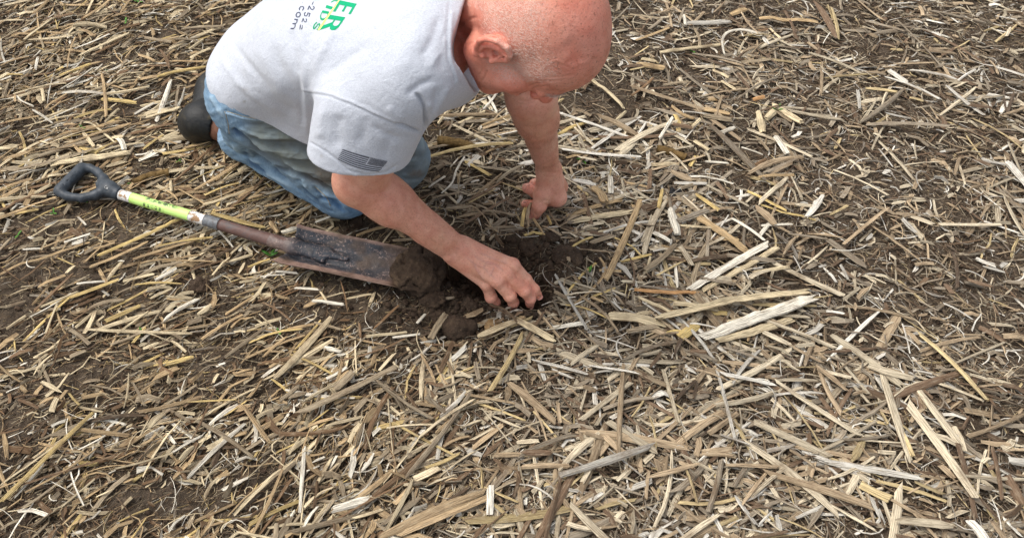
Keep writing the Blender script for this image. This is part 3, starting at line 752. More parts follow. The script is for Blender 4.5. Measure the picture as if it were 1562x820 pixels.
# belt loop and waistband on the near hip
mw = mj.m
def band(pts, wid, th, name, mat, bvh, parent):
    P3 = [onto(bvh, *p, th) for p in pts]; P3 = [p for p in P3 if p is not None]
    if len(P3) < 3: return
    v, q = tube(np.array(P3), wid, 8, True, .25, tuple(Tv)); return man_part(name, v, q, mat, parent=parent, attrs={'dirt': np.zeros(len(v)), 'mud': np.zeros(len(v)), 'blue': np.full(len(v), .6), 'fold_tone': np.full(len(v), .5)})

# ---- boots ---------------------------------------------------------------
mb = M('muddy_rubber', .55, .4); oc = mb.obj()
bb = mb.ramp(mb.noise(30, 5, oc, .65), [(.44, srgb(20, 21, 21)), (.58, srgb(34, 33, 30)), (.68, srgb(70, 62, 44)), (.82, srgb(96, 84, 60))]); mb.col(bb)
mb.bump(mb.math('ADD', mb.noise(140, 4, oc), mb.math('MULTIPLY', mb.noise(34, 5, oc, .7), 2.)), .002, .5)
ml = M('brown_leather', .6, .3); ml.col(ml.ramp(ml.noise(60, 4, ml.obj()), [(.3, srgb(84, 54, 40)), (.7, srgb(118, 82, 64))]))
ml.bump(ml.noise(160, 4, ml.obj()), .001, .4)
def boot(off):
    o = np.array(off)
    b = [('+', rcone(P(304, 187, .052)+o, P(306, 184, .065)+o, .050, .046), .01), ('+', rcone(P(312, 182, .055)+o, P(326, 189, .062)+o, .044, .040), .015),
         ('+', rcone(P(312, 172, .055)+o, P(330, 138, .062)+o, .036, .050), .005), ('+', rcone(P(330, 140, .058)+o, P(358, 106, .045)+o, .046, .040), .02),
         ('&', plane(np.array([0, 0, .004]), (0, 0, -1)), .004), ('-', rcone(P(331, 190, .062)+o, P(350, 198, .062)+o, .036, .036), .003)]
    v, q = isomesh(b, np.array((-.62, -.1, -.03))+o, np.array((-.28, .36, .16))+o, .0035); v = relax(v, q, 1)
    n = vnormals(v, q); v = v+n*(.002*fbm(v*30, 3, 5))[:, None]
    bt = man_part('boot', v, q, mb.m)
    s = [('+', rcone(P(326, 189, .060)+o, P(372, 208, .064)+o, .0335, .036), .01), ('-', rcone(P(352, 199, .06)+o, P(380, 209, .064)+o, .028, .03), .003)]
    v, q = isomesh(s, np.array((-.6, -.1, -.03))+o, np.array((-.2, .3, .16))+o, .0035); v = strokes(v, q, [([(340, 175), (338, 190), (343, 208)], 1.4, -.002, False), ([(346, 178), (345, 200)], 1.4, .0015, False)])
    man_part('boot_shaft', v, q, ml.m, parent=bt)
boot((0, 0, 0)); boot(L_DIR*.23)

# ---- print on the shirt: flat ink laid on the cloth ------------------------
def ink(name, polys, mat, parent=shirt, bvh=None, off=.0006, step=2.2):
    """polygons given in picture points are cut fine and laid on the cloth"""
    bvh = bvh or sh_bvh; V = []; Fc = []
    for poly in polys:
        tris = tessellate_polygon([[Vector((x, y, 0)) for x, y in ring] for ring in poly]); flat = [np.array(p, float) for ring in poly for p in ring]
        work = [[flat[i] for i in t] for t in tris]
        while work:
            t = work.pop(); e = [ln(t[(i+1) % 3]-t[i]) for i in range(3)]; m = int(np.argmax(e))
            if e[m] > step:
                mid = (t[m]+t[(m+1) % 3])/2; work.append([t[m], mid, t[(m+2) % 3]]); work.append([mid, t[(m+1) % 3], t[(m+2) % 3]]); continue
            w3 = [onto(bvh, *p, off) for p in t]
            if any(x is None for x in w3): continue
            b = len(V); V += w3; Fc.append((b, b+1, b+2))
    V = np.array(V); Fc = np.array(Fc); nrmv = np.cross(V[Fc[:, 1]]-V[Fc[:, 0]], V[Fc[:, 2]]-V[Fc[:, 0]]); c = V[Fc].mean(1); fl = (nrmv*(CAMP-c)).sum(1) < 0
    Fc[fl] = Fc[fl][:, ::-1]
    return man_part(name, V, Fc, mat, parent=parent, smooth=False)
def frame(org, up, right): org, up, right = [np.array(x, float) for x in (org, up, right)]; return lambda u, v: tuple(org+right*u+up*v)
def stroke_poly(pts, wd, f):
    """a thick line in letter space -> quads"""
    out = []; pts = [np.array(p, float) for p in pts]
    for a, b in zip(pts[:-1], pts[1:]):
        d = (b-a)/max(ln(b-a), 1e-6); n = np.array([-d[1], d[0]])*wd/2; a2 = a-d*wd*.2; b2 = b+d*wd*.2
        out.append([[f(*(a2+n)), f(*(b2+n)), f(*(b2-n)), f(*(a2-n))]])
    return out
Z = 9.7625
def zf(o, up, r): return frame((420+o[0]/Z, o[1]/Z), (up[0]/Z, up[1]/Z), (r[0]/Z, r[1]/Z))
mg_ = M('green_print', .75, .2); mg_.col(mg_.mix(.25, srgb(0, 158, 108), mg_.ramp(mg_.noise(500, 2, mg_.obj()), [(.4, srgb(0, 150, 100)), (.7, srgb(30, 175, 125))])))
my_ = M('yellow_print', .75, .2); my_.col(srgb(236, 226, 130)); mk_ = M('navy_print', .8, .2); mk_.col(srgb(74, 78, 98))
fE = zf((960, 10), (255, 52), (-98, 165))
E = [[fE(*p) for p in [(0, 0), (1.0, 0), (1.0, .13), (.36, .13), (.36, .44), (.86, .44), (.86, .56), (.36, .56), (.36, .87), (.96, .87), (.96, 1.0), (0, 1.0)]]]
fR = zf((818, 225), (228, 38), (-152, 222))
Rr = [[fR(*p) for p in [(0, 0), (.27, 0), (.27, .42), (.42, .42), (.72, 0), (1.02, 0), (.70, .47), (.86, .55), (.92, .72), (.86, .90), (.66, 1.0), (0, 1.0)]],
      [fR(*p) for p in [(.27, .52), (.27, .88), (.50, .88), (.60, .82), (.63, .71), (.59, .58), (.48, .52)]]]
ink('print_letter', [E], mg_.m); ink('print_letter', [Rr], mg_.m)
ink('print_line', [[[(517.0, 0), (519.0, 0), (519.0, -3), (521, -6), (519, -6), (517, -3)][:2]+[(487.8, 46.6), (485.0, 46.6), (485.2, 44.6)]]], my_.m)
for ch, o, up, r, wd_ in (('R', (868, -30), (100, -10), (-40, 78), .22), ('I', (765, 80), (95, 28), (-18, 42), 1), ('D', (705, 158), (103, 22), (-62, 138), .2), ('S', (600, 330), (85, 25), (-50, 105), .2)):
    f = zf(o, up, r)
    if ch == 'I': pl = [[[f(0, 0), f(1, 0), f(1, 1), f(0, 1)]]]
    elif ch == 'D': pl = [[[f(*p) for p in [(0, 0), (.6, 0), (.92, .22), (1, .5), (.92, .78), (.6, 1), (0, 1)]], [f(*p) for p in [(.26, .1), (.26, .9), (.52, .9), (.74, .74), (.80, .5), (.74, .26), (.52, .1)]]]]
    elif ch == 'R': pl = [[[f(*p) for p in [(0, 0), (.26, 0), (.26, .45), (.4, .45), (.72, 0), (1.02, 0), (.66, .5), (.84, .72), (.8, .92), (.6, 1), (0, 1)]], [f(*p) for p in [(.26, .56), (.26, .9), (.5, .9), (.6, .74), (.48, .56)]]]]
    else: pl = stroke_poly([(.92, .80), (.78, .92), (.5, .95), (.2, .88), (.1, .72), (.25, .56), (.6, .46), (.85, .34), (.9, .2), (.7, .07), (.4, .05), (.1, .16), (.06, .26)], .18, f)
    ink('print_letter', pl, mg_.m)
DG = {'2': [(.1, .75), (.25, .95), (.6, 1), (.85, .8), (.75, .55), (.1, .05), (.95, .05)], '5': [(.9, .97), (.2, .97), (.15, .55), (.5, .62), (.85, .45), (.8, .15), (.45, 0), (.1, .1)],
      '-': [(.1, .45), (.9, .45)], '.': [(.4, .05), (.6, .05)], 'c': [(.9, .58), (.6, .7), (.2, .58), (.08, .34), (.2, .1), (.6, 0), (.92, .12)],
      'o': [(.5, .7), (.15, .55), (.05, .33), (.18, .1), (.5, 0), (.82, .1), (.95, .35), (.85, .58), (.5, .7)], '6': [(.8, .95), (.4, .8), (.12, .45), (.2, .1), (.55, 0), (.88, .2), (.8, .48), (.45, .58), (.15, .4)]}
for ch, o, up, r in (('6', (580, -45), (90, 10), (-30, 50)), ('-', (540, 25), (70, 8), (-26, 50)), ('2', (505, 85), (85, 12), (-24, 66)), ('5', (445, 180), (82, 12), (-24, 70)), ('2', (415, 270), (62, 10), (-20, 68)), ('2', (375, 365), (40, 8), (-16, 80)),
                     ('.', (418, 35), (70, 8), (-22, 30)), ('c', (375, 90), (90, 12), (-26, 68)), ('o', (325, 180), (90, 12), (-26, 80))):
    ink('print_letter', stroke_poly(DG[ch], .17, zf(o, up, r)), mk_.m, step=3)
f = zf((290, 285), (80, 14), (-60, 150))
ink('print_letter', stroke_poly([(.05, 0), (.05, .6)], .12, f)+stroke_poly([(.05, .45), (.25, .62), (.45, .5), (.48, 0)], .12, f)+stroke_poly([(.48, .45), (.7, .62), (.92, .5), (.96, 0)], .12, f), mk_.m, step=3)

# flag on the sleeve: dark stripes, star field towards the front
c00, c10, c01, c11 = np.array((522.6, 227.6)), np.array((591.0, 246.2)), np.array((515.2, 242.6)), np.array((578.0, 261.6))
def fl(u, v):
    p = c00*(1-u)*(1-v)+c10*u*(1-v)+c01*(1-u)*v+c11*u*v
    return tuple(p+np.array([-.5, 3.6])*4*u*(1-u)*(.45+.75*v)*.9)
mf = M('black_print', .8, .2); mf.col(srgb(58, 60, 70))
pol = []; NS = 13
for i in range(0, 13, 2):
    v0, v1 = i/13, (i+1)/13; u1 = .60 if i < 7 else 1.0; U = np.linspace(0, u1, 9)
    for a, b in zip(U[:-1], U[1:]): pol.append([[fl(a, v0+.006), fl(b, v0+.006), fl(b, v1-.006), fl(a, v1-.006)]])
ink('flag_stripes', pol, mf.m, step=3)
pol = []
for a, b in zip(np.linspace(0, 1, 11)[:-1], np.linspace(0, 1, 11)[1:]): pol.append([[fl(a, -.035), fl(b, -.035), fl(b, -.012), fl(a, -.012)]])
ink('flag_outline', pol, mf.m, step=3)
us = np.linspace(.63, 1.0, 23); vs_ = np.linspace(0, 7/13, 19)
pol = []
for i in range(len(us)-1):
    for j in range(len(vs_)-1):
        # the canton is dark with rows of pale stars left open
        if (i+j) % 2: continue
        pol.append([[fl(us[i], vs_[j]), fl(us[i+1], vs_[j]), fl(us[i+1], vs_[j+1]), fl(us[i], vs_[j+1])]])
ink('flag_canton', pol, mf.m, step=4)

# ================================================================== THE SHOVEL
gA, gB = P(124, 258, .030), P(92, 290, .026)           # the grip bar
hub = P(166, 288, .030); s0 = P(180, 295.5, .030); s1 = P(440, 374, .048)
sd3 = nrm(s1-s0)
SHV = empty('shovel', tuple(P(300, 330, 0))); SORG = P(300, 330, 0)
tag(SHV, 'muddy short shovel with black handle grip and yellow-green shaft lying on the straw', 'shovel')
def sp(name, v, q, mat, attrs=None, parent=None, smooth=True): return link(name, mesh_np(name, np.asarray(v)-SORG, q, mat, smooth, attrs), parent or SHV)
# moulded D grip as one smooth body
g = [('+', rcone(gA, gB, .0145, .0145), .004)]
def chain(pts, r):
    for a, b, ra, rb in zip(pts[:-1], pts[1:], r[:-1], r[1:]): g.append(('+', rcone(a, b, ra, rb), .006))
chain([P(125, 256, .030), P(137, 256.5, .030), P(149, 262, .030), P(158, 273, .032), P(165, 284, .032)], [.0105, .0092, .0092, .0108, .012])
chain([P(90, 293, .026), P(104, 300, .026), P(126, 302, .028), P(147, 297, .030), P(162, 288, .032)], [.0105, .0092, .0092, .0108, .012])
g.append(('+', rcone(P(152, 282, .032), P(168, 288, .032), .009, .0160), .012)); g.append(('+', rcone(P(166, 288, .032), s0+sd3*.005, .0160, .0148), .01))
g.append(('&', plane(s0+sd3*.006, sd3), .002))
gm = (gA+gB)/2
for k in (-.38, -.2, 0, .2, .38): c_ = gm+(gA-gB)*k; g.append(('-', rcone(c_+Tv*.0155, c_+Tv*.0165, .0018, .0018), .001))
v, q = isomesh(g, np.minimum(gB, P(90, 300, 0))-.06, P(185, 250, .03)+np.array([.06, .06, .06]), .0024)
v = relax(v, q, 1)
mp = M('black_plastic', .5, .4); oc = mp.obj(); mp.col(mp.ramp(mp.noise(60, 5, oc, .65), [(.4, srgb(44, 50, 56)), (.62, srgb(66, 72, 78)), (.8, srgb(104, 98, 86))])); mp.bump(mp.noise(300, 3, oc), .0006, .4)
grip = sp('grip', v, q, mp.m)
v, q = tube([P(162.5, 286, .0460), P(162.5, 286, .0485)], [.0048, .0035], 10); sp('rivet', v, q, (lambda m: (m.col(srgb(150, 150, 148)), m.m)[1])(M('worn_steel', .5, .5)), parent=grip)
def sect(name, ta, tb, r0, r1, mat, off=0):
    n = 14; pts = [s0+(s1-s0)*(ta+(tb-ta)*i/n) for i in range(n+1)]; rr = np.linspace(r0, r1, n+1)
    v, q = tube(pts, rr, 20); return sp(name, v, q, mat)
L_ = lambda px: (px-180)/(440-180)
mw_ = M('worn_white_paint', .55, .4); oc = mw_.obj()
c_ = mw_.mix(mw_.ramp(mw_.noise(70, 5, oc, .7), [(.48, 0.), (.58, 1.)]), srgb(222, 220, 214), srgb(150, 118, 84)); mw_.col(c_); mw_.bump(mw_.noise(200, 3, oc), .0008, .4)
mgn = M('yellow_green_sleeve', .45, .4); oc = mgn.obj()
scr = mgn.ramp(mgn.noise(110, 6, oc, .72, .8), [(.47, 0.), (.51, 1.)])
c_ = mgn.mix(mgn.math('MULTIPLY', scr, mgn.attr('print')), mgn.mix(mgn.ramp(mgn.noise(26, 5, oc, .7), [(.56, 0.), (.72, 1.)]), srgb(196, 236, 132), srgb(176, 186, 88)), srgb(38, 52, 44)); mgn.col(c_)
mgr = M('grey_ferrule', .5, .5); mgr.col(mgr.ramp(mgr.noise(90, 5, mgr.obj(), .7), [(.4, srgb(112, 116, 120)), (.62, srgb(84, 84, 84)), (.8, srgb(110, 78, 58))]))
mr = M('rusty_steel', .6, .45); oc = mr.obj()
rustc = mr.ramp(mr.noise(36, 6, oc, .7, .4), [(.3, srgb(72, 54, 50)), (.5, srgb(100, 74, 66)), (.62, srgb(84, 76, 74)), (.78, srgb(132, 96, 76))]); mr.col(rustc); mr.bump(mr.noise(180, 5, oc, .7), .0012, .5)
t1, t2, t3, t4 = L_(202), L_(294), L_(317), L_(339)
sect('paint_band', -.01, t1, .0116, .0115, mw_.m)
n = 60; pts = [s0+(s1-s0)*(t1+(t2-t1)*i/n) for i in range(n+1)]; v, q = tube(pts, .0118, 28)
tt = ((v-s0)@sd3)/ln(s1-s0); sd_q = nrm(np.cross(sd3, Tv)); sd_q = sd_q if proj(s0+sd_q*.05)[1] > proj(s0)[1] else -sd_q   # down the picture
lat = ((v-s0-np.outer((v-s0)@sd3, sd3))@sd_q)/.0118
fr = (tt-t1)/(t2-t1)
pm = sstep(.22, .26, fr)*sstep(.62, .56, fr)*(sstep(-.15, .1, lat)*sstep(.75, .5, lat))*(.55+.45*np.sign(np.sin(fr*95)))+sstep(.24, .3, fr)*sstep(.86, .7, fr)*sstep(-.55, -.68, lat)*.9
sp('label_sleeve', v, q, mgn.m, {'print': np.clip(pm, 0, 1)})
sect('paint_band', t2, t3, .0115, .0116, mw_.m); sect('ferrule', t3, t4, .0126, .0130, mgr.m)
n = 24; pts = [s0+(s1-s0)*(t4+(1-t4)*i/n) for i in range(n+1)]; v, q = tube(pts, np.linspace(.0120, .0145, n+1), 20)
v = v+vnormals(v, q)*(.0009*fbm(v*45, 3, 9))[:, None]; sp('socket', v, q, mr.m)
# ---- blade: dished, edges rolled up, a socket ridge fading down the middle
far0, near0 = P(460, 347, .062), P(421, 402, .044); far1, near1 = P(660, 388, .040), P(640, 448, .024)
bm_blk = M('muddy_blade_steel', .5, .5); oc = bm_blk.obj()
dk = bm_blk.ramp(bm_blk.noise(20, 6, oc, .65, .5), [(.34, srgb(30, 36, 44)), (.52, srgb(46, 52, 60)), (.64, srgb(74, 70, 68)), (.8, srgb(104, 86, 74))])
wsp = bm_blk.math('MULTIPLY', bm_blk.ramp(bm_blk.noise(190, 6, oc, .8), [(.54, 0.), (.60, 1.)]), bm_blk.ramp(bm_blk.noise(24, 4, oc, .6), [(.38, .15), (.55, 1.)]))
c_ = bm_blk.mix(bm_blk.math('MULTIPLY', wsp, .8), dk, srgb(176, 152, 142))
rim = bm_blk.ramp(bm_blk.noise(50, 5, oc, .7), [(.3, srgb(118, 92, 84)), (.7, srgb(160, 134, 118))])
c_ = bm_blk.mix(bm_blk.attr('rim'), c_, rim)
mudc = bm_blk.ramp(bm_blk.noise(60, 5, oc, .7), [(.3, srgb(62, 47, 36)), (.7, srgb(104, 84, 66))])
mf_ = bm_blk.math('MULTIPLY', bm_blk.attr('mud'), 1.0)
c_ = bm_blk.mix(mf_, c_, mudc); bm_blk.col(c_)
bm_blk.bump(bm_blk.math('ADD', bm_blk.noise(220, 5, oc, .7), bm_blk.math('MULTIPLY', bm_blk.noise(60, 4, oc), 2.)), .002, .6)
NU, NV = 110, 61; U, Vv = np.meshgrid(np.linspace(0, 1, NU), np.linspace(-1, 1, NV), indexing='ij')
mid = (far0+near0)/2+((far1+near1)/2-(far0+near0)/2)*U[..., None]
hw = ((far0-near0)/2)+(((far1-near1)/2)-(far0-near0)/2)*U[..., None]
blen = ln((far1+near1)/2-(far0+near0)/2); axb = nrm((far1+near1)/2-(far0+near0)/2); nb_ = nrm(np.cross(axb, nrm(far0-near0))); nb_ = nb_ if nb_[2] > 0 else -nb_
ridge = .012*np.exp(-(Vv/(.20+.12*U))**2)*sstep(.62, .0, U)
groove = -.006*np.exp(-((abs(Vv)-(.36+.1*U))/.12)**2)*sstep(.6, 0, U)
dish = .020*np.abs(Vv)**2.4-.012
roll = .006*sstep(.06, 0, U)*sstep(.25, .4, abs(Vv))
shoulder = np.where(abs(Vv) > .3, -(abs(Vv)-.3)**2*.02, 0)
B3 = mid+hw*Vv[..., None]*(1-.02*np.sin(U*3)[..., None])+nb_*(ridge+groove+dish+roll)[..., None]-axb*(shoulder*sstep(.2, 0, U))[..., None]*-1.0
B3 = B3+nb_*(.0016*fbm(B3*40, 3, 8))[..., None]
crust = sstep(.55, .62, fbm(B3*16, 3, 31)+.5)*sstep(.35, .9, abs(Vv))
top = B3.reshape(-1, 3)+nb_*(.0014*crust).reshape(-1, 1); bot = B3.reshape(-1, 3)-nb_*.0028
qq = []
idx = np.arange(NU*NV).reshape(NU, NV)
qt = np.stack([idx[:-1, :-1], idx[1:, :-1], idx[1:, 1:], idx[:-1, 1:]], -1).reshape(-1, 4); o_ = NU*NV
ringi = list(idx[:, 0])+list(idx[-1, 1:])+list(idx[-2::-1, -1])+list(idx[0, -2:0:-1])
rq = np.array([(a, b, b+o_, a+o_) for a, b in zip(ringi, ringi[1:]+ringi[:1])])
bv = np.concatenate([top, bot]); bq = np.concatenate([qt[:, ::-1], qt+o_, rq])
rimm = np.maximum(sstep(.60, .70, -Vv+.12*fbm(B3*9, 3, 5)), sstep(.84, .93, Vv+.1*fbm(B3*9, 3, 6))); rimm = np.maximum(rimm, sstep(.62, .95, U+.25*fbm(B3*8, 3, 7))*.5)
mudm = np.clip(.08+sstep(.74, .9, U+.3*fbm(B3*14, 3, 3))+sstep(.55, .8, fbm(B3*17, 4, 14)+.42)*.6, 0, 1)
two = lambda a: np.concatenate([a.ravel(), a.ravel()])
sp('blade', bv, bq, bm_blk.m, {'rim': two(rimm), 'mud': two(mudm)})
k = [('+', rcone(s1-sd3*.04, s1+sd3*.01, .0145, .0150), .01), ('+', flatcone(s1+sd3*.01, mid[46, 30]-nb_*.006, .0135, .0055, nb_, .65), .012), ('+', rcone(s1+axb*.01-hw[8, 30]*0, mid[30, 30]-hw[10, 0]*.34-nb_*.008, .0075, .004), .014), ('+', rcone(s1+axb*.01, mid[30, 30]+hw[10, 0]*.34-nb_*.008, .0075, .004), .014)]
v, q = isomesh(k, s1-np.array([.08, .12, .06]), mid[40, 30]+np.array([.04, .12, .05]), .0026); v = v+vnormals(v, q)*(.0012*fbm(v*50, 3, 9))[:, None]
sp('socket_ridge', v, q, bm_blk.m, {'rim': .5*sstep(.03, -.02, (v-s1)@axb), 'mud': np.zeros(len(v))})
# ---- soil plug stuck on the blade tip
msl = M('wet_soil', .85, .25)
def soil_mat(m, grit=1.0):
    oc = m.obj()
    a = m.ramp(m.noise(22, 6, oc, .65), [(.3, srgb(46, 36, 27)), (.5, srgb(68, 54, 42)), (.72, srgb(98, 80, 62))])
    g_ = m.ramp(m.noise(260, 3, oc, .6), [(.60, 0.), (.72, 1.)])
    m.col(m.mix(m.math('MULTIPLY', g_, .35), a, srgb(150, 128, 100)))
    m.bump(m.math('ADD', m.noise(300, 4, oc, .7), m.math('MULTIPLY', m.noise(70, 5, oc, .65), 3.)), .0035, .8)
soil_mat(msl)
def clod(name, ctr, r, seed, label, cat='soil clod', group=None, h=.004, slab=0.0, R=None):
    ctr = np.asarray(ctr, float); r = np.asarray(r, float)
    k = [('+', ellip(ctr, r, R), .01)]; g = np.random.default_rng(seed)
    for i in range(5): k.append(('+', ball(ctr+g.normal(0, .38, 3)*r, r.min()*g.uniform(.4, .7)), r.min()*.35))
    v, q = isomesh(k, ctr-r.max()*1.7-.01, ctr+r.max()*1.7+.01, h)
    n = vnormals(v, q); rr = r.min()
    v = v+n*(rr*.55*fbm(v/rr*.9, 4, seed)+rr*.12*fbm(v/rr*4, 3, seed+9)-rr*.42*np.abs(fbm(v/rr*1.7+5, 3, seed+3)))[:, None]
    org = ctr-np.array([0, 0, r[2]*.8]); o = link(name, mesh_np(name, v-org, q, msl.m), None, tuple(org)); tag(o, label, cat, group); return o
pc = (P(634, 408, .062)+P(642, 418, .04))/2
k = [('+', ellip(P(642, 411, .042), (.046, .052, .034)), .01), ('+', ellip(P(655, 406, .040), (.028, .044, .034)), .02), ('+', ellip(P(622, 418, .045), (.035, .045, .022)), .02), ('+', ellip(P(645, 430, .03), (.04, .03, .022)), .02)]
v, q = isomesh(k, P(640, 410, .04)-.13, P(640, 410, .04)+.13, .0028); n = vnormals(v, q)
lay = (v-P(640, 410, .04))@nrm(axb+nrm(far0-near0)*.55+np.array([0, 0, .3]))
fold = np.abs(np.sin((lay+.03*fbm(v*22, 3, 2))*150))**.6
v = v+n*(.016*fbm(v*20, 4, 41)+.0045*(fold-.7)*sstep(-.2, .3, fbm(v*15, 2, 50))-.012*np.abs(fbm(v*34, 3, 44))+.004*fbm(v*150, 2, 45)-.009*sstep(.03, 0, np.abs(fbm(v*26+7, 3, 46))))[:, None]
plug = link('soil_plug', mesh_np('soil_plug', v-P(640, 410, 0), q, msl.m), None, tuple(P(640, 410, 0)))
tag(plug, 'lump of dark moist soil sitting on the tip of the shovel blade', 'soil lump')

# ================================================================== CORN STRAW
mstw = M('dry_straw', .7, .25)
su = mstw.uv((22, 700, 1)); fib = mstw.noise(1, 4, su, .65); fib2 = mstw.noise(1, 5, mstw.uv((60, 240, 1)), .7)
cc = mstw.attr('tint', 0)
cc = mstw.mix(mstw.ramp(fib, [(.38, 1.0), (.54, 0.)]), cc, mstw.mix(.75, cc, srgb(84, 64, 44)))
cc = mstw.mix(mstw.ramp(fib2, [(.52, 0.), (.72, .65)]), cc, mstw.mix(.5, cc, srgb(214, 200, 170)))
cc = mstw.mix(mstw.ramp(mstw.noise(14, 5, mstw.n('NewGeometry').outputs[0], .7), [(.52, 0.), (.7, .65)]), cc, srgb(104, 84, 62))
mstw.col(cc); mstw.bump(fib, .002, 1.0)
PAL = {'white': (236, 228, 208), 'pale': (222, 203, 164), 'yellow': (218, 190, 124), 'tan': (190, 162, 120), 'greytan': (158, 142, 116), 'brown': (124, 96, 68), 'dark': (86, 70, 54), 'orange': (208, 158, 104), 'grey': (138, 128, 112)}
PALL = {k: np.array(srgb(*v)) for k, v in PAL.items()}
def lathe_pieces(c, ang, L, W, T, col, seg=2, K=4, bend=None, arch=None, roll=None, lift=None, fray=.12, node=False, r=rng, ground=True, follow=None):
    """many straw pieces at once: flattened bars with bend, arch, twist and torn ends"""
    N = len(L); S = seg+1; t = np.linspace(-.5, .5, S)[None, :]*np.ones((N, 1))
    bend = np.zeros(N) if bend is None else bend; arch = np.zeros(N) if arch is None else arch; roll = np.zeros(N) if roll is None else roll
    a = ang[:, None]+bend[:, None]*t*2
    dx = np.cos(a); dy = np.sin(a)
    # integrate the bent centre line
    px = np.cumsum(dx, 1); py = np.cumsum(dy, 1); px = (px-px.mean(1, keepdims=True))*(L/seg)[:, None]; py = (py-py.mean(1, keepdims=True))*(L/seg)[:, None]
    X = c[:, :1]+px; Y = c[:, 1:2]+py
    if ground:
        h0 = height(X[:, 0], Y[:, 0]); h1 = height(X[:, -1], Y[:, -1]); hm = height(c[:, 0], c[:, 1]); tt = t+.5
        lin = h0[:, None]*(1-tt)+h1[:, None]*tt; up = np.maximum(hm-(h0+h1)/2, 0)[:, None]; Z = lin+up*.9
        if follow: Z = Z*(1-follow)+follow*height(X, Y)
    else: Z = np.zeros_like(X)
    lift = np.zeros(N) if lift is None else lift
    Z = Z+lift[:, None]+(arch*L)[:, None]*(1-(2*t)**2)+T[:, None]*.5
    w = W[:, None]*(1-.25*np.abs(2*t)**3*r.uniform(0, 1.6, (N, 1)))*(1+r.uniform(-.12, .12, (N, S)))
    nx, ny = -np.sin(a), np.cos(a)
    ph = 2*math.pi*(np.arange(K)+.5*(K == 4))/K
    cw = np.cos(ph); ch = np.sin(ph)
    if K >= 5: ch = np.where(ch < 0, ch*.35, ch)                       # split stalk: rounded above, flat below
    if K == 4: cw = np.array([1, -1, -1, 1])*.9; ch = np.array([1, 1, -1, -1.])*.8
    cr, srl = np.cos(roll)[:, None, None], np.sin(roll)[:, None, None]
    A = cw[None, None, :]*w[:, :, None]*.5; Bz = ch[None, None, :]*T[:, None, None]*.5*(1+r.uniform(-.15, .15, (N, S, 1)))
    lat = A*cr-Bz*srl; ver = A*srl+Bz*cr+np.abs(A).max(2, keepdims=True)*np.abs(srl)*.6
    V = np.stack([X[:, :, None]+nx[:, :, None]*lat, Y[:, :, None]+ny[:, :, None]*lat, Z[:, :, None]+ver], -1)
    fr = r.uniform(-1, 1, (N, 2, K))*(fray*np.minimum(W*2.2, L*.25))[:, None, None]
    for e, s in ((0, 0), (-1, 1)):
        V[:, e, :, 0] += dx[:, e, None]*fr[:, s]; V[:, e, :, 1] += dy[:, e, None]*fr[:, s]
    base = (np.arange(N)*S*K)[:, None]; q = []
    for i in range(seg):
        for k in range(K): q.append(base+np.array([i*K+k, i*K+(k+1) % K, (i+1)*K+(k+1) % K, (i+1)*K+k])[::-1])
    if K == 4: q += [base+np.array([0, 1, 2, 3]), base+np.array([3, 2, 1, 0])+seg*K]
    elif K == 3: q += [base+np.array([0, 1, 2, 2]), base+np.array([2, 1, 0, 0])+seg*K]
    else:
        for j in range(1, K-2, 2): q += [base+np.array([0, j, j+1, min(j+2, K-1)]), base+np.array([0, min(j+2, K-1), j+1, j])+seg*K]
    q = np.concatenate(q)
    uu = (t*L[:, None])[:, :, None]+r.uniform(0, 50, (N, 1, 1))+np.zeros((1, 1, K)); vv = (A+r.uniform(0, 9, (N, 1, 1)))
    uv = np.stack([uu, vv], -1).reshape(-1, 2)
    cv = np.repeat(col, S*K, axis=0)
    return V.reshape(-1, 3), q, uv, cv
def tri_fix(name, V, q, uv, cv, mat, smooth=False):
    deg = q[:, 2] == q[:, 3]
    if deg.any():
        q3 = np.concatenate([q[~deg][:, [0, 1, 2]], q[~deg][:, [0, 2, 3]], q[deg][:, :3]]); return mesh_np(name, V, q3, mat, smooth, {'tint': cv}, uv)
    return mesh_np(name, V, q, mat, smooth, {'tint': cv}, uv)

# where the soil lies bare (places seen in the photograph, ellipse radii in metres)
BARE = [(470, 470, .14, .07, .8), (560, 480, .10, .05, .6), (925, 160, .11, .09, .9), (960, 185, .08, .05, .7), (1065, 118, .07, .04, .75), (752, 430, .125, .09, 1.0), (690, 418, .08, .06, 1.0), (800, 462, .08, .05, .9),
        (850, 402, .08, .06, .85), (900, 395, .06, .05, .8), (640, 470, .09, .04, .8), (690, 495, .09, .05, .75), (150, 330, .16, .05, .7), (60, 345, .12, .05, .6), (85, 405, .09, .05, .55), (170, 88, .09, .05, .75), (240, 45, .09, .04, .6),
        (120, 5, .12, .06, .6), (1093, 345, .05, .03, .7), (860, 262, .05, .04, .6), (760, 270, .07, .04, .5), (1170, 15, .10, .05, .5), (310, 435, .06, .05, .7), (950, 10, .10, .06, .5), (560, 345, .09, .04, .5), (800, 390, .07, .04, .9), (20, 480, .06, .07, .6)]
def keep_p(x, y):
    p = np.ones_like(x)
    for px, py, rx, ry, s in BARE: p *= 1-s*sstep(1.15, .55, gdist(x, y, px, py, rx, ry))
    n = fbm(np.stack([x*3.1, y*3.1, x*0+3], -1), 3, 61)
    n2 = fbm(np.stack([x*9, y*9, x*0+9], -1), 3, 66); return p*np.clip(.64+1.5*n+1.3*n2, .2+.16*sstep(.3, .8, x), 1)
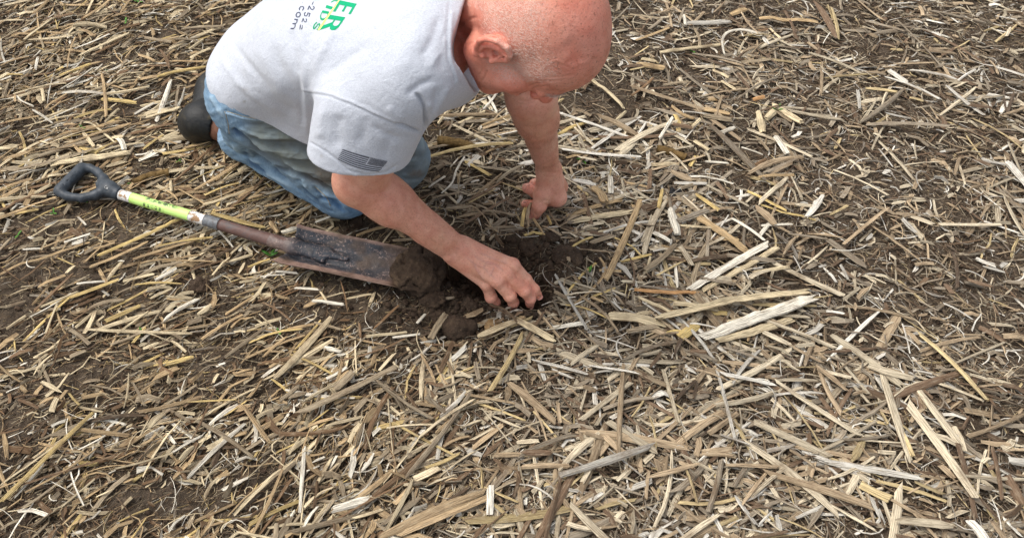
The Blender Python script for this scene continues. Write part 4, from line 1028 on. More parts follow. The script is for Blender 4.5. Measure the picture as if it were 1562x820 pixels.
def scatter(n, dens=1.0, bare_pow=1.0, inview=.82):
    """ground positions, thick in and around the view and thinner beyond it"""
    k1 = int(n*inview*1.9); k2 = int(n*(1-inview)*1.3)
    q1 = np.stack([rng.uniform(-1.25, 1.95, k1), rng.uniform(-1.0, .85, k1)], 1); px = _px(q1[:, 0], q1[:, 1]); q1 = q1[(px[:, 0] > -70) & (px[:, 0] < 1640) & (px[:, 1] > -60) & (px[:, 1] < 900)]
    q2 = np.stack([rng.uniform(-2.4, 3.0, k2), rng.uniform(-1.5, 2.6, k2)], 1); px = _px(q2[:, 0], q2[:, 1]); q2 = q2[~((px[:, 0] > -70) & (px[:, 0] < 1640) & (px[:, 1] > -60) & (px[:, 1] < 900))]
    q = np.concatenate([q1, q2]); q = q[rng.random(len(q)) < keep_p(q[:, 0], q[:, 1])**bare_pow]; return q
def flow(q):
    px = _px(q[:, 0], q[:, 1]); right = sstep(480, 900, px[:, 0])
    n = len(q); base = np.where(rng.random(n) < .5+.0*right, math.radians(30)*(1-right)+math.radians(4)*right, math.radians(38)*(1-right)+math.radians(-12)*right)
    base = base+.5*fbm(np.stack([q[:, 0]*2.2, q[:, 1]*2.2, q[:, 0]*0], -1), 2, 71)
    sp = np.where(rng.random(n) < .38+.28*right, 1.8, .36+.18*right); return base+rng.normal(0, 1, n)*sp, right
def colours(n, right, wts):
    ks = list(wts); p = np.array([wts[k] for k in ks], float); p /= p.sum(); i = rng.choice(len(ks), n, p=p)
    c = np.array([PALL[k] for k in ks])[i]*rng.uniform(.5, 1.1, (n, 1))
    g = c.mean(1, keepdims=True); return c*(1-.02-.2*right[:, None])+g*(.02+.2*right[:, None])
def field(name, n, Lr, Wr, Tr, seg, K, liftr, wts, bend=.25, arch=.03, bp=1.0, rollr=.5, fray=.12, follow=None, left=1.0):
    q = scatter(n, bare_pow=bp); pq = _px(q[:, 0], q[:, 1]); q = q[rng.random(len(q)) < left+(1-left)*sstep(560, 900, pq[:, 0])]
    if left < 1: q = q[gdist(q[:, 0], q[:, 1], 815, 400, .26, .24) > 1]
    m = len(q); ang, right = flow(q)
    L = rng.uniform(0, 1, m)**1.8*(Lr[1]-Lr[0])+Lr[0]; W = rng.uniform(0, 1, m)**1.5*(Wr[1]-Wr[0])+Wr[0]; W = np.minimum(W, L*.45); T = W*rng.uniform(*Tr, m)
    px = _px(q[:, 0], q[:, 1]); lift = rng.uniform(*liftr, m)
    under = (px[:, 0] > 400) & (px[:, 0] < 690) & (px[:, 1] > 335) & (px[:, 1] < 460); lift = np.where(under, lift*.3, lift)
    near = np.clip((px[:, 1]-200)/320, 0, 1)
    V, Q, uv, cv = lathe_pieces(q, ang, L, W, T, colours(m, right, wts), seg, K, rng.normal(0, bend, m), rng.uniform(-.2, 1, m)*arch, rng.normal(0, rollr, m), lift, fray, follow=follow)
    me = tri_fix(name, V, Q, uv, cv, mstw.m); o = link(name, me); o['kind'] = 'stuff'; return o
W1 = {'pale': 2, 'tan': 4, 'greytan': 5, 'brown': 7, 'white': .7, 'dark': 7, 'yellow': .8, 'grey': 2}
W2 = {'pale': 4.5, 'tan': 6, 'greytan': 6, 'brown': 6, 'white': 2.0, 'dark': 5, 'yellow': 1.1, 'grey': 3}
W3 = {'pale': 7, 'tan': 6, 'greytan': 4, 'brown': 3, 'white': 3.0, 'dark': 1, 'yellow': 2.2}
field('straw_chaff', 130000, (.004, .030), (.0005, .0026), (.3, .8), 1, 3, (.0, .006), W1, bp=.32, rollr=.8)
field('straw_litter', 27000, (.010, .075), (.0012, .0062), (.12, .45), 2, 4, (.000, .010), W2, bend=.4, bp=1.0, fray=.45, follow=.5)
field('curled_husk_shreds', 9000, (.02, .09), (.0008, .003), (.25, .6), 5, 4, (.002, .012), {'white': 4, 'pale': 3, 'greytan': 3, 'tan': 2}, bend=1.1, arch=.12, bp=1.2)
field('stalk_splinters', 5200, (.03, .14), (.003, .0105), (.25, .55), 3, 5, (.002, .016), W3, bend=.12, bp=1.6, rollr=.3, fray=.3)
field('broken_stalks', 1300, (.04, .20), (.007, .017), (.25, .5), 4, 6, (.004, .02), {'pale': 6, 'tan': 5, 'white': 3, 'greytan': 3, 'brown': 2, 'yellow': 1}, bend=.10, bp=1.8, rollr=.3, fray=.55, left=.28)
# broad husk and pith flakes
field('husk_flakes', 10000, (.015, .05), (.006, .014), (.08, .22), 2, 4, (.002, .013), {'pale': 3, 'tan': 4, 'greytan': 4, 'white': 1.5, 'brown': 2}, bend=.3, arch=.1, bp=1.3, rollr=.5, fray=.6)

# crumbs of soil
def crumbs(name, q, r0, r1, sink=.3):
    m = len(q); r = rng.uniform(0, 1, m)**2.2*(r1-r0)+r0
    ico = np.array([(x, y, z) for x in (-1, 0, 1) for y in (-1, 0, 1) for z in (-1, 0, 1) if (x or y or z)], float)
    bmx = []; s = 1/math.sqrt(3)
    base = np.array([(s*a, s*b, s*c) for a in (-1, 1) for b in (-1, 1) for c in (-1, 1)]+[(1, 0, 0), (-1, 0, 0), (0, 1, 0), (0, -1, 0), (0, 0, 1), (0, 0, -1)])
    fc = []
    for cap, ids in ((8, (4, 6, 7, 5)), (9, (0, 1, 3, 2)), (10, (2, 3, 7, 6)), (11, (0, 4, 5, 1)), (12, (1, 5, 7, 3)), (13, (0, 2, 6, 4))):
        for a, b in zip(ids, ids[1:]+ids[:1]): fc.append((cap, a, b))
    V = base[None]*rng.uniform(.62, 1.15, (m, 14, 1))*r[:, None, None]*rng.uniform(.7, 1.2, (m, 1, 3))
    th = rng.uniform(0, 6.28, m); c, s_ = np.cos(th)[:, None], np.sin(th)[:, None]
    V = np.stack([V[..., 0]*c-V[..., 1]*s_, V[..., 0]*s_+V[..., 1]*c, V[..., 2]], -1)
    z = height(q[:, 0], q[:, 1])+r*(1-sink)
    V += np.stack([q[:, 0], q[:, 1], z], -1)[:, None]
    F_ = (np.arange(m)*14)[:, None, None]+np.array(fc)[None]
    o = link(name, mesh_np(name, V.reshape(-1, 3), F_.reshape(-1, 3), msl.m, True)); o['kind'] = 'stuff'; return o
qc = scatter(5200, bare_pow=.05); crumbs('soil_crumbs', qc, .0015, .007)
cen = [P(760, 430, 0), P(690, 470, 0), P(845, 425, 0), P(700, 500, 0), P(660, 450, 0), P(815, 470, 0), P(800, 380, 0)]
qh = np.concatenate([np.array(c[:2])+rng.normal(0, 1, (230, 2))*np.array([.06, .045]) for c in cen]); crumbs('dug_soil_crumbs', qh, .0012, .009, .5)

# ------------------------------------------------ the pieces one can point at
LM = [('the black shovel grip', 128, 278), ('the yellow-green shaft sleeve', 245, 314), ('the rusty shovel socket', 390, 357), ('the shovel blade', 525, 390), ('the soil lump on the blade', 642, 412),
      ('the muddy boot', 300, 172), ('the seat of the jeans', 330, 110), ('the jeans shin', 430, 275), ('the right knee', 530, 320), ('the left knee', 635, 245), ('the braced fist', 832, 300), ('the digging hand', 765, 435),
      ('the bald scalp', 915, 60), ('the nose', 832, 148), ('the dug hole', 800, 420), ('the charred black lump', 1026, 298), ('the upright pale block', 1026, 346), ('the orange stalk strip', 1015, 447),
      ('the longest pale stalk', 1100, 476), ('the white forked stalk', 1112, 62), ('the bare patch past the scalp', 930, 165), ('the jointed stalk', 141, 247), ('the upper left straw pile', 200, 130)]
used_labels = {}; pend = []
def where(px, py, skip=None):
    best = None
    for nme, lx, ly in LM:
        if nme == skip: continue
        d = math.hypot(px-lx, (py-ly)*1.3)
        if best is None or d < best[0]: best = (d, nme, px-lx, py-ly)
    d, nme, dx, dy = best; far = 'far ' if d > 95 else ('' if d > 45 else 'just ')
    if abs(dx) > 1.6*abs(dy): s = far+('right of ' if dx > 0 else 'left of ')
    elif abs(dy) > 1.6*abs(dx): s = far+('below ' if dy > 0 else 'above ')
    else: s = far+('below and ' if dy > 0 else 'above and ')+('right of ' if dx > 0 else 'left of ')
    return s+nme
CN = {'white': 'bleached white', 'pale': 'pale', 'yellow': 'golden yellow', 'tan': 'tan', 'greytan': 'grey-tan', 'brown': 'brown', 'dark': 'dark brown', 'orange': 'orange', 'grey': 'grey'}
GRP = 'corn stalk and straw pieces lying on the field'
def piece(px, w_px, colr, arch=.0, lift=.010, node=None, label=None, name='straw_piece', thick=None, K=6, fray=.35, skip=None, cat='straw'):
    """one straw piece through picture points on the ground, as its own object"""
    g = np.array([P(x, y, 0)[:2] for x, y in px]); 
    hts = height(g[:, 0], g[:, 1])
    pts3 = [np.array([*P(x, y, 0.006)[:2]]) for x, y in px]
    L = sum(ln(b-a) for a, b in zip(pts3[:-1], pts3[1:])); d = S2*(np.mean([p[1] for p in pts3])+3); W = w_px*d/F0; T = (thick or .55)*W
    n = max(3, int(min(12, L/.02)+2*(len(px) > 2)*2)); cum = np.cumsum([0]+[ln(b-a) for a, b in zip(pts3[:-1], pts3[1:])]); tt = np.linspace(0, cum[-1], n+1)
    C = np.stack([np.interp(tt, cum, [p[k] for p in pts3]) for k in (0, 1)], 1)
    if w_px >= 7: K = 12
    if len(px) > 2 and n > 4:
        for _ in range(2): C[1:-1] = C[1:-1]*.5+(C[:-2]+C[2:])*.25
    if n > 3: C = C+np.stack([-(C[-1]-C[0])[1:2]*np.ones(n+1), (C[-1]-C[0])[:1]*np.ones(n+1)], 1)*(rng.normal(0, .022)*np.sin(np.linspace(0, 3.14, n+1))+rng.normal(0, .0018, n+1))[:, None]
    s = tt/cum[-1]; h = height(C[:, 0], C[:, 1]); hl_ = np.maximum(h, h[0]*(1-s)+h[-1]*s); z = np.minimum(hl_, max(h.max()-.002, h[0]*.5+h[-1]*.5))+lift*.9+arch*L*(1-(2*s-1)**2)
    D = np.gradient(C, axis=0); D /= ln(D)[:, None]; Nn = np.stack([-D[:, 1], D[:, 0]], 1)
    w = W*(1-.12*np.abs(2*s-1)**4)*(1+rng.uniform(-.10, .10, n+1)); th = np.full(n+1, T)
    ph = 2*math.pi*np.arange(K)/K; cw = np.cos(ph); ch = np.where(np.sin(ph) < 0, np.sin(ph)*.45, np.sin(ph)) if K >= 5 else np.sin(ph+.785)
    rl = rng.normal(0, .25); V = np.zeros((n+1, K, 3))
    sh = 1+rng.uniform(-.16, .16, K)*(1.9 if K > 8 else 1)
    for k in range(K):
        A = cw[k]*w*.5*sh[k]; B = ch[k]*th*.5*sh[(k+2) % K]*(1+rng.uniform(-.1, .1, n+1)); la = A*math.cos(rl)-B*math.sin(rl); ve = A*math.sin(rl)+B*math.cos(rl)
        V[:, k, :2] = C+Nn*la[:, None]; V[:, k, 2] = z+ve+T*.35
    if node is not None:
        for nd in np.atleast_1d(node):
            i = int(round(nd*n)); V[i, :, :2] += (V[i, :, :2]-C[i])*.30; V[i, :, 2] += (V[i, :, 2]-z[i])*.25
    f = rng.uniform(-1, 1, (2, K))*fray*min(W*1.6, L*.2); V[0, :, :2] += D[0]*f[0][:, None]; V[-1, :, :2] += D[-1]*f[1][:, None]
    q = []
    for i in range(n):
        for k in range(K): q.append((i*K+k, i*K+(k+1) % K, (i+1)*K+(k+1) % K, (i+1)*K+k))
    for b, fl_ in ((0, 1), (n*K, 0)):
        for j in range(1, K-2, 2): f_ = (b, b+j, b+j+1, b+j+2); q.append(f_[::-1] if fl_ else f_)
        if K % 2: pass
    q = np.array(q)[:, ::-1]; org = np.array([*C.mean(0), z.mean()])
    uv = np.stack([np.repeat(tt, K)+rng.uniform(0, 60), np.tile(cw*.5*W, n+1)+rng.uniform(0, 9)], 1)
    col = np.tile(PALL[colr]*rng.uniform(.88, 1.08), ((n+1)*K, 1))
    if node is not None:
        for nd in np.atleast_1d(node): i = int(round(nd*n)); col.reshape(n+1, K, 3)[i] *= .62
    o = link(name, mesh_np(name, V.reshape(-1, 3)-org, q, mstw.m, False, {'tint': col}, uv), None, tuple(org))
    cx, cy = np.mean([p[0] for p in px]), np.mean([p[1] for p in px])
    if label: tag(o, label, cat, GRP)
    else:
        x0, y0, x1, y1 = *px[0], *px[-1]; lp = math.hypot(x1-x0, y1-y0); bent = len(px) > 2
        ss = -(y1-y0)/(x1-x0) if abs(x1-x0) > 3 else 99
        tilt = 'upright' if abs(ss) > 2.2 else ('level' if abs(ss) < .14 else ('right-rising' if ss > 0 else 'right-falling'))
        size = 'long ' if lp > 80 else ('short ' if lp < 32 else '')
        kindw = 'curved straw' if bent else ('stalk piece' if w_px >= 8 else ('split strip' if w_px >= 5.5 else 'straw'))
        tag(o, None, cat, GRP); pend.append([o, size, tilt, CN[colr], kindw, cx, cy, skip])
    return o
def finish_labels():
    """labels that single out: size, tilt, colour, kind, place; ties are told apart by order from left"""
    by = {}
    for p in pend: p.append(f'{p[1]}{p[2]} {p[3]} {p[4]} {where(p[5], p[6], p[7])}'); by.setdefault(p[-1], []).append(p)
    for lab, ps in by.items():
        if len(ps) == 1: ps[0][0]['label'] = lab; continue
        ps.sort(key=lambda p: p[5]); n = len(ps)
        names = {2: ['left', 'right'], 3: ['leftmost', 'middle', 'rightmost']}.get(n) or ['leftmost']+['second from left']*(1)+['third from left']*(n > 3)+['fourth from left']*(n > 4)+['fifth from left']*(n > 5)+['rightmost']
        names = names[:n-1]+[names[-1]] if n > 3 else names
        cnt = {2: 'two', 3: 'three', 4: 'four', 5: 'five', 6: 'six'}.get(n, 'several')
        for p, nm in zip(ps, names+['rightmost']*9):
            l = f'{nm} of {cnt}: {lab}' if len(lab.split()) <= 12 else f'{nm} {lab}'
            p[0]['label'] = ' '.join(l.split()[:16])

Pc = piece
# named pieces: the ones the eye goes to
Pc([(84, 257), (141, 246), (197, 238)], 10.5, 'pale', lift=.02, node=[.5], label='thick pale jointed corn stalk lying just above the black shovel grip', name='corn_stalk', K=8, skip='x')
Pc([(215, 247), (252, 231)], 8.5, 'white', label='short thick pale stalk piece between the boot and the jointed stalk', name='corn_stalk', K=8)
Pc([(258, 76), (298, 59), (337, 41)], 6, 'pale', node=[.5], label='jointed pale stalk rising toward the shirt at the upper left', name='corn_stalk', K=8)
Pc([(969, 447), (1015, 448), (1062, 447)], 7.5, 'orange', lift=.02, label='flat orange stalk strip with torn grey edge at the lower right', name='corn_stalk', K=6)
Pc([(934, 487), (968, 491), (1004, 501)], 17, 'pale', lift=.018, thick=.35, label='wide split stalk with frayed left end at lower right', name='corn_stalk', K=8, fray=.9)
Pc([(1002, 495), (1060, 486), (1120, 473), (1180, 462), (1228, 452)], 15, 'pale', lift=.03, node=[.42], label='longest pale jointed stalk running across the lower right of the photo', name='corn_stalk', K=8, fray=.5)
Pc([(1084, 519), (1140, 497), (1199, 476), (1232, 464)], 17, 'white', lift=.028, thick=.35, label='broad bleached split stalk under the longest stalk in the lower right corner', name='corn_stalk', K=8, fray=.8)
Pc([(1094, 524), (1150, 508), (1206, 489)], 12, 'pale', lift=.02, label='pale split stalk lowest in the lower right corner of the photo', name='corn_stalk', K=8)
Pc([(1035, 519), (1062, 499)], 16, 'yellow', lift=.015, label='short golden stalk stub at the bottom edge below the longest stalk', name='corn_stalk', K=8)
Pc([(923, 434), (948, 376), (975, 314)], 9, 'tan', lift=.02, label='long steep tan split stalk right of the dug hole', name='corn_stalk', K=8)
Pc([(1020, 328), (1031, 364)], 11.5, 'white', lift=.018, thick=.7, label='upright pale block of split stalk below the charred lump', name='corn_stalk', K=6)
Pc([(1059, 338), (1095, 360), (1136, 387)], 11, 'tan', lift=.02, label='thick tan double stalk falling right from the pale upright block', name='corn_stalk', K=8)
Pc([(1031, 347), (1076, 330)], 9, 'grey', lift=.022, label='weathered grey stalk strip crossing right of the pale upright block', name='corn_stalk', K=6)
Pc([(1055, 441), (1108, 410), (1164, 382)], 11, 'white', lift=.022, thick=.35, label='upper of two long bleached split stalks rising above the orange strip', name='corn_stalk', K=8, fray=.8)
Pc([(1074, 441), (1130, 412), (1183, 384)], 8, 'pale', lift=.016, label='lower of two long bleached split stalks rising above the orange strip', name='corn_stalk', K=6)
Pc([(901, 300), (912, 308), (919, 322)], 13, 'tan', lift=.02, thick=.6, label='stubby rolled tan stalk end right of the braced fist', name='corn_stalk', K=8)
Pc([(928, 279), (929, 305)], 8.5, 'white', lift=.018, label='small upright white stalk chip right of the rolled stalk end', name='corn_stalk', K=6)
Pc([(879, 344), (915, 336), (959, 331)], 8.5, 'pale', lift=.016, label='pale pointed stalk strip below the rolled stalk end', name='corn_stalk', K=6, fray=.8)
Pc([(865, 336), (905, 325), (946, 311)], 9, 'tan', lift=.012, label='tan split stalk lying between the fist and the pale pointed strip', name='corn_stalk', K=8)
Pc([(732, 518), (788, 500)], 11, 'pale', lift=.018, thick=.5, label='pale split stalk with dark groove at the bottom below the digging hand', name='corn_stalk', K=8)
Pc([(788, 500), (842, 526)], 10, 'pale', lift=.02, thick=.5, label='splintered pale stalk falling right at the bottom below the digging hand', name='corn_stalk', K=8, fray=.8)
Pc([(657, 522), (668, 503), (679, 485)], 11, 'greytan', lift=.018, label='grey-tan stalk stub standing out at the bottom below the shovel tip', name='corn_stalk', K=8)
Pc([(903, 130), (925, 150), (950, 170)], 7.5, 'pale', lift=.02, node=[.0], label='pale stalk with a dark joint lying just below the scalp', name='corn_stalk', K=8)
Pc([(852, 207), (892, 192)], 5.5, 'yellow', lift=.016, label='clean golden straw right of the far forearm')
Pc([(801, 320), (793, 369)], 5, 'yellow', lift=.016, label='steep golden straw just below the fist tip')
Pc([(1007, 83), (1050, 77), (1098, 70)], 6, 'pale', lift=.015, node=[.2], label='long level jointed stalk ending at the white forked stalk', name='corn_stalk', K=8)
Pc([(1160, 33), (1205, 37), (1242, 40)], 8, 'tan', lift=.018, label='tan stalk at the right edge in the far corner', name='corn_stalk', K=8)
Pc([(1030, 447), (1000, 441), (972, 440)], 4, 'grey', lift=.02, label='grey splinter strip lying along the top of the orange stalk')
fk = Pc([(1158, 58), (1130, 51), (1108, 54), (1099, 62), (1100, 76), (1104, 85)], 4, 'white', arch=.03, lift=.02, label='bleached white forked stalk bent into a hook at the upper right', name='forked_stalk')
def bra(px, w): 
    b = Pc(px, w, 'white', lift=.022, label='x'); 
    for k in ('label', 'category', 'group'): del b[k]
    b.name = 'side_branch'; b.parent = fk; b.location = b.location-fk.location; return b
bra([(1130, 51), (1133, 58)], 2.5); bra([(1140, 53), (1152, 61), (1160, 60)], 2.2)
# further pieces read off the photograph: (points), width, colour
T = '''41,13,81,0,3,p|127,33,150,18,174,2,5,t|222,60,263,67,4,g|198,136,232,106,266,78,3,t|101,133,142,116,184,101,4,w|66,133,127,117,2.5,w|158,147,193,143,228,136,6,p|158,152,206,155,6,y|65,139,67,155,6,p|25,146,30,155,40,158,51,162,2,w|291,95,320,79,4,p|291,82,311,68,4,p|253,97,314,98,4,t|242,123,278,113,314,105,6,y|147,82,182,65,5,b|114,225,131,244,5,t|122,227,149,236,8,y|176,209,184,218,190,231,8,w|92,209,152,193,4,t|203,206,263,193,6,b|0,231,29,227,7,p|0,254,60,222,4,p|152,396,218,366,283,335,4,y|138,410,180,391,226,371,4,t|0,417,70,396,138,373,3,t|244,378,325,364,3,y|214,404,304,390,2.4,t|182,511,204,492,226,477,5,p|251,489,278,472,302,459,6,w|308,519,371,484,4,t|138,473,160,461,187,456,6,g|0,323,40,309,85,292,6,b|26,331,98,302,4,t|274,293,315,316,5,t|311,272,316,285,329,293,3,w|268,285,292,264,315,243,6,b|325,311,398,286,4,t|311,316,375,297,4,p|262,282,263,298,5,p|198,438,216,388,3,t|325,424,350,396,3,p|35,519,106,456,5,y|71,512,88,466,3,p|379,408,413,399,3,y|422,422,455,424,3,w|397,427,435,425,2,w|450,442,485,445,4,w|477,466,524,472,5,w|530,457,567,449,5,p|572,505,608,470,6,b|636,498,648,484,6,w|489,449,501,468,4,p|519,431,526,455,530,477,2,b|406,321,452,309,5,t|482,348,505,339,6,w|431,360,455,353,8,w|413,346,425,362,7,t|708,247,696,268,691,288,673,302,3,w|812,337,826,374,4,t|833,337,839,351,4,y|796,380,838,368,4,y|866,399,870,388,882,378,904,366,4,y|863,456,886,430,908,404,4,y|874,470,905,440,919,424,922,405,914,398,4,t|856,472,895,476,932,493,4,y|746,472,760,480,789,504,4,d|705,498,752,496,2,t|862,247,917,236,4,t|1031,306,1062,330,8,g|1113,340,1138,355,1162,373,5,w|1090,349,1113,340,5,w|1156,365,1174,341,6,w|1035,353,1090,357,4,p|916,353,1016,351,4,d|910,361,949,355,4,p|900,375,934,367,8,g|973,459,1000,472,1023,486,5,p|1027,470,1060,474,1090,476,10,p|1057,429,1070,400,1082,369,8,g|1055,402,1105,396,8,d|994,363,1020,375,7,w|984,416,1027,380,8,g|1029,404,1033,439,4,w|1051,275,1080,278,1115,287,4,w|994,254,1033,256,7,p|1008,299,1002,326,6,y|1059,304,1092,328,6,y|1152,281,1205,279,4,t|1156,318,1240,338,5,y|969,67,1019,48,4,t|971,103,1012,108,9,t|977,97,998,102,4,p|963,151,995,125,5,b|934,189,955,171,4,p|1003,222,1023,189,5,w|1053,203,1066,190,6,p|1071,170,1110,176,10,t|1071,184,1114,190,8,g|1023,167,1040,181,1057,187,6,t|1153,181,1160,211,9,p|1165,190,1177,178,10,p|1177,165,1220,192,9,p|1179,219,1196,244,8,w|974,212,991,231,988,254,5,w|1098,209,1117,203,7,w|1146,160,1163,155,7,o|1041,30,1044,43,5,w|1114,24,1136,19,8,t|1057,222,1079,236,7,p|39,256,50,240,4,w|115,224,132,243,4,p|128,207,144,226,6,p|94,209,158,195,4,t|171,210,189,212,7,p|44,275,39,290,7,p|49,363,90,338,2.5,p|120,334,132,346,3,w|1056,441,1090,418,6,t|946,404,992,392,4,y|984,421,991,395,4,p|1004,480,1040,477,4,t|905,455,935,444,5,y|899,458,918,466,4,t|1108,494,1150,487,5,p|955,512,1000,503,7,g|1160,350,1205,346,5,w|1090,372,1125,371,4,t|1120,405,1160,395,5,g|1150,420,1200,412,5,p|1128,232,1160,246,5,w|1075,250,1110,252,3,w|1138,300,1196,330,4,y|1110,310,1150,300,4,w|880,268,905,262,3,t|700,190,740,172,4,p|735,195,785,178,3,t|655,230,700,222,4,g|668,192,690,163,4,p|728,215,760,233,3,w|740,240,775,226,3,t|660,310,700,300,4,g|680,325,720,322,5,g|735,330,790,335,3,g|740,355,790,352,4,g|655,290,678,272,5,w|545,362,590,352,4,t|600,372,650,368,4,g|935,210,960,228,4,g|1100,128,1120,140,5,p|1010,135,1050,128,4,g|1130,100,1175,95,4,g|960,30,1005,36,3,g|60,180,110,165,4,p|10,190,60,178,3,t|90,60,120,50,4,p|20,60,70,52,3,t|215,160,260,150,4,p|225,185,275,170,5,p|205,175,235,158,3,w|268,108,300,112,6,p|0,290,50,275,4,t|55,300,80,288,4,p|190,430,235,420,4,p|120,440,160,432,3,w|100,375,140,362,3,w|330,345,395,325,4,t|60,440,100,425,4,t|10,500,40,480,4,p|115,500,150,470,4,p|230,455,262,440,4,p|345,480,385,455,5,t|390,500,430,488,4,p|440,505,480,498,4,t|350,400,385,390,4,p|560,517,620,508,4,p|600,517,640,512,5,w|480,497,520,508,4,g'''
CK = {'p': 'pale', 't': 'tan', 'w': 'white', 'y': 'yellow', 'g': 'greytan', 'b': 'brown', 'd': 'dark', 'o': 'orange'}
for rec in T.split('|'):
    f = rec.split(','); nums = [float(x) for x in f[:-1]]; pts = list(zip(nums[:-1:2], nums[1:-1:2])); wpx = nums[-1]
    Pc(pts, wpx, CK[f[-1]], lift=random.uniform(.012, .024), thick=random.uniform(.35, .7), K=6 if wpx >= 5 else 5 if wpx > 99 else 4, name='straw_piece' if wpx < 8 else 'corn_stalk', node=[.5] if (wpx >= 7 and random.random() < .3) else None)
# and the other larger pieces that lie between them
blocked = [(330, 0, 720, 340), (690, 0, 945, 150)]
cnt = 0; target = 300-len([o for o in bpy.data.objects if o.get('group') == GRP]); taken = [(p[5], p[6]) for p in pend]
while cnt < target:
    x, y = random.uniform(3, 1195), random.uniform(5, 515)
    if any(a <= x <= c and b <= y <= d for a, b, c, d in blocked) or (80 < x < 460 and abs(y-(275+(x-100)*.36)) < 16) or (415 < x < 860 and 340 < y < 475) or (780 < x < 870 and y < 335): continue
    if min(math.hypot(x-a, (y-b)*1.5) for a, b in taken) < 22: continue
    g = P(x, y, 0)
    if keep_p(np.array([g[0]]), np.array([g[1]]))[0] < .4: continue
    q = np.array([[g[0], g[1]]]); a = flow(q)[0][0]; sc = 660*(1+.25*(y-260)/260)
    L = random.choice([18, 26, 34, 44, 60])*sc/660; wpx = random.choice([3, 3.5, 4, 5, 6])*sc/660
    dx, dy = math.cos(a)*L/2, -math.sin(a)*L/2*.7; bow = random.uniform(-3, 3)
    pts = [(x-dx, y-dy), (x+dx, y+dy)] if random.random() < .75 else [(x-dx, y-dy), (x+dy*.2, y+bow), (x+dx, y+dy)]
    Pc(pts, wpx, random.choice(['pale', 'pale', 'tan', 'tan', 'yellow', 'white', 'greytan', 'greytan', 'brown']), lift=random.uniform(.010, .02), thick=random.uniform(.3, .6), K=4, fray=.5)
    taken.append((x, y)); cnt += 1
finish_labels()

# ------------------------------------------------ clods, stone, char, sprouts
for i, (x, y, rx, ry, rz, lab) in enumerate([
    (803, 391, .020, .018, .014, 'dark rounded soil clod at the far rim of the dug hole'), (699, 503, .036, .028, .022, 'large flat soil clod at the bottom edge below the shovel tip'),
    (659, 464, .030, .022, .014, 'low smooth clod just below the soil lump on the blade'), (716, 472, .016, .014, .012, 'small clod left of the little finger in the hole'),
    (862, 404, .034, .032, .009, 'broad slab of dug soil right of the index finger'), (838, 432, .018, .016, .008, 'small broken clod between the index finger and the soil slab'),
    (828, 374, .034, .013, .009, 'long ridge of broken soil behind the hole below the fist'), (76, 489, .014, .013, .010, 'small round clod at the lower left of the photo'),
    (138, 446, .010, .010, .008, 'tiny clod below the straw pile at the lower left'), (262, 449, .011, .010, .008, 'tiny clod below the middle of the shovel'), (304, 436, .024, .020, .012, 'low clod on bare soil below the rusty socket'),
    (545, 347, .014, .012, .018, 'dark clod standing between the knee and the shovel blade'), (668, 484, .020, .016, .012, 'crumbling clod above the grey-tan stalk stub'), (878, 385, .026, .020, .012, 'soil clod right of the hole near a curved yellow straw')]):
    g = P(x, y, 0); clod('soil_clod', (g[0], g[1], float(height(g[0:1], g[1:2])[0])+rz*.45), (rx, ry, rz), 100+i, lab, 'soil clod', 'soil clods round the hole and field', h=max(.0022, min(rx, rz)*.16))
mstn = M('field_stone', .7, .3); mstn.col(mstn.ramp(mstn.noise(60, 5, mstn.obj(), .7), [(.35, srgb(112, 88, 58)), (.6, srgb(150, 122, 84)), (.75, srgb(176, 150, 112))])); mstn.bump(mstn.noise(120, 4, mstn.obj()), .002, .5)
mch = M('charred', .8, .3); mch.col(mch.ramp(mch.noise(120, 4, mch.obj()), [(.4, srgb(26, 25, 25)), (.8, srgb(52, 50, 48))])); mch.bump(mch.noise(200, 4, mch.obj()), .003, .9)
o = clod('stone', tuple(P(758, 499, .008)), (.026, .019, .013), 301, 'flat tan-brown stone at the bottom below the digging hand', 'stone', h=.003); o.data.materials[0] = mstn.m
o = clod('charred_lump', tuple(P(1027, 298, .008)), (.018, .014, .012), 302, 'black charred lump of stalk root amid pale straw at the right', 'charred stalk', h=.0025); o.data.materials[0] = mch.m
# old mossy root end behind the grip
mro = M('rotting_stalk', .9, .15); mro.col(mro.ramp(mro.noise(90, 5, mro.obj(), .7), [(.3, srgb(70, 54, 32)), (.55, srgb(112, 90, 56)), (.8, srgb(150, 124, 84))])); mro.bump(mro.noise(220, 4, mro.obj()), .003, .9)
for px_, w_, lab in (([(202, 279), (228, 268), (258, 262)], .009, 'rotting brown stalk lying right of the shovel grip'), ([(858, 214), (840, 226)], .004, None), ([(668, 214), (700, 219), (722, 226)], .012, 'rotting brown stalk end between the left knee and the far forearm'), ([(1002, 226), (1025, 232), (1046, 240)], .009, 'mossy brown rotten stalk in the right half above the charred lump')):
    if lab is None: continue
    pts = [P(x, y, .014) for x, y in px_]; fine = [pts[0]*(1-t)+pts[1]*t for t in np.linspace(0, 1, 7, endpoint=False)]+[pts[1]*(1-t)+pts[2]*t for t in np.linspace(0, 1, 7)]
    v, q = tube(fine, w_*(1+.0*np.arange(len(fine))), 12); v = v+vnormals(v, q)*(.004*fbm(v*70, 3, 3))[:, None]; org = pts[1]
    tag(link('rotten_stalk', mesh_np('rotten_stalk', v-org, q, mro.m), None, tuple(org)), lab, 'rotten stalk', 'rotting stalks')
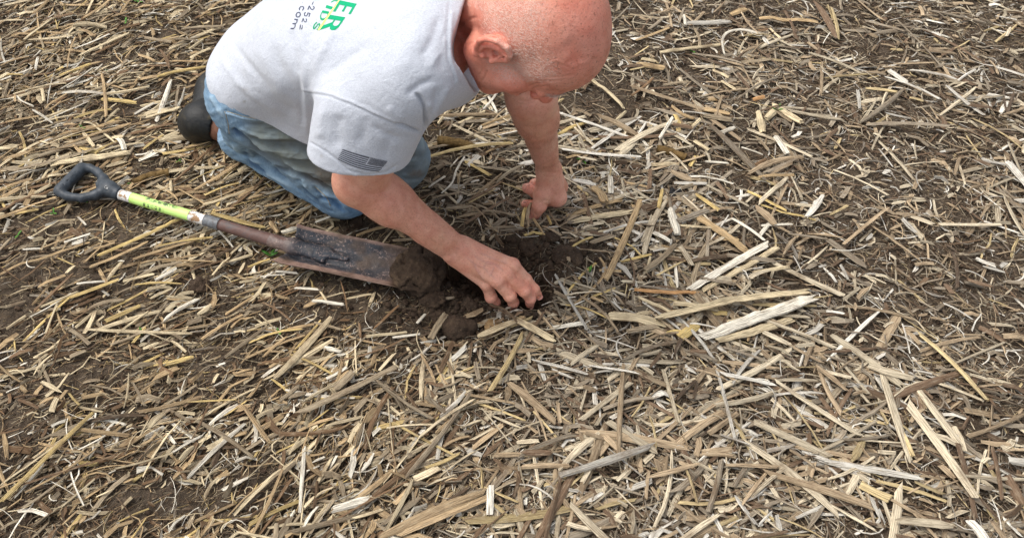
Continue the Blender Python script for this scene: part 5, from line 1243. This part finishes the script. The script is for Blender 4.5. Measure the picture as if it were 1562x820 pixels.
msp = M('sprout_green', .5, .3); msp.b.inputs['Subsurface Weight'].default_value = 0.0; msp.col(msp.ramp(msp.noise(80, 2, msp.obj()), [(.3, srgb(52, 100, 34)), (.7, srgb(92, 140, 48))]))
for i, (x, y, s, lab) in enumerate([(132, 311, 1.5, 'bright green seedling just below the black shovel grip'), (143, 307, 1.1, 'seedling between the grip hub and a brighter seedling'), (211, 6, 1.3, 'green seedling at the top edge, left part'), (193, 37, 1.2, 'green seedling in the upper left straw'),
    (166, 113, 1., 'tiny seedling above the straw pile at upper left'), (129, 200, .9, 'tiny seedling left of the boot above the jointed stalk'), (272, 249, 1., 'green seedling below the muddy boot'), (282, 246, .8, 'smaller seedling right beside the one below the boot'), (413, 393, 1.5, 'thin green seedling at the left corner of the shovel blade'),
    (1056, 78, 1.3, 'green seedling against the long level stalk at upper right'), (1181, 175, 1.3, 'green seedling at the right edge among pale stalk pieces'), (896, 421, 1.2, 'green seedling on the yellow straw right of the hole'), (887, 251, 1.4, 'green seedling right of the braced forearm'),
    (205, 285, 1.1, 'seedling just above the white paint band of the shaft'), (27, 358, 1., 'seedling on dark soil at the far left'), (83, 327, .9, 'seedling left below the grip on bare soil'), (738, 165, .9, 'tiny seedling below the shirt collar'), (218, 508, .9, 'tiny seedling at the bottom left edge'), (425, 511, .9, 'tiny seedling at the bottom below the blade')]):
    V, Q = [], []; g = P(x, y, 0); z0 = float(height(g[0:1], g[1:2])[0])+.008
    parts = []
    for k in range(3):
        a = random.uniform(0, 6.28); Lf = .0115*s*random.uniform(.7, 1.2); up = random.uniform(.5, 1.3)
        pts = [np.array([math.cos(a)*t*Lf, math.sin(a)*t*Lf, up*Lf*(t-.45*t*t)]) for t in np.linspace(0, 1, 5)]
        parts.append(tube(pts, np.array([.0012, .0024, .0026, .0018, .0004])*s, 6, True, .3))
    v, q = merge(parts); tag(link('seedling', mesh_np('seedling', v, q, msp.m), None, (g[0], g[1], z0)), lab, 'seedling', 'green seedlings sprouting through the straw')
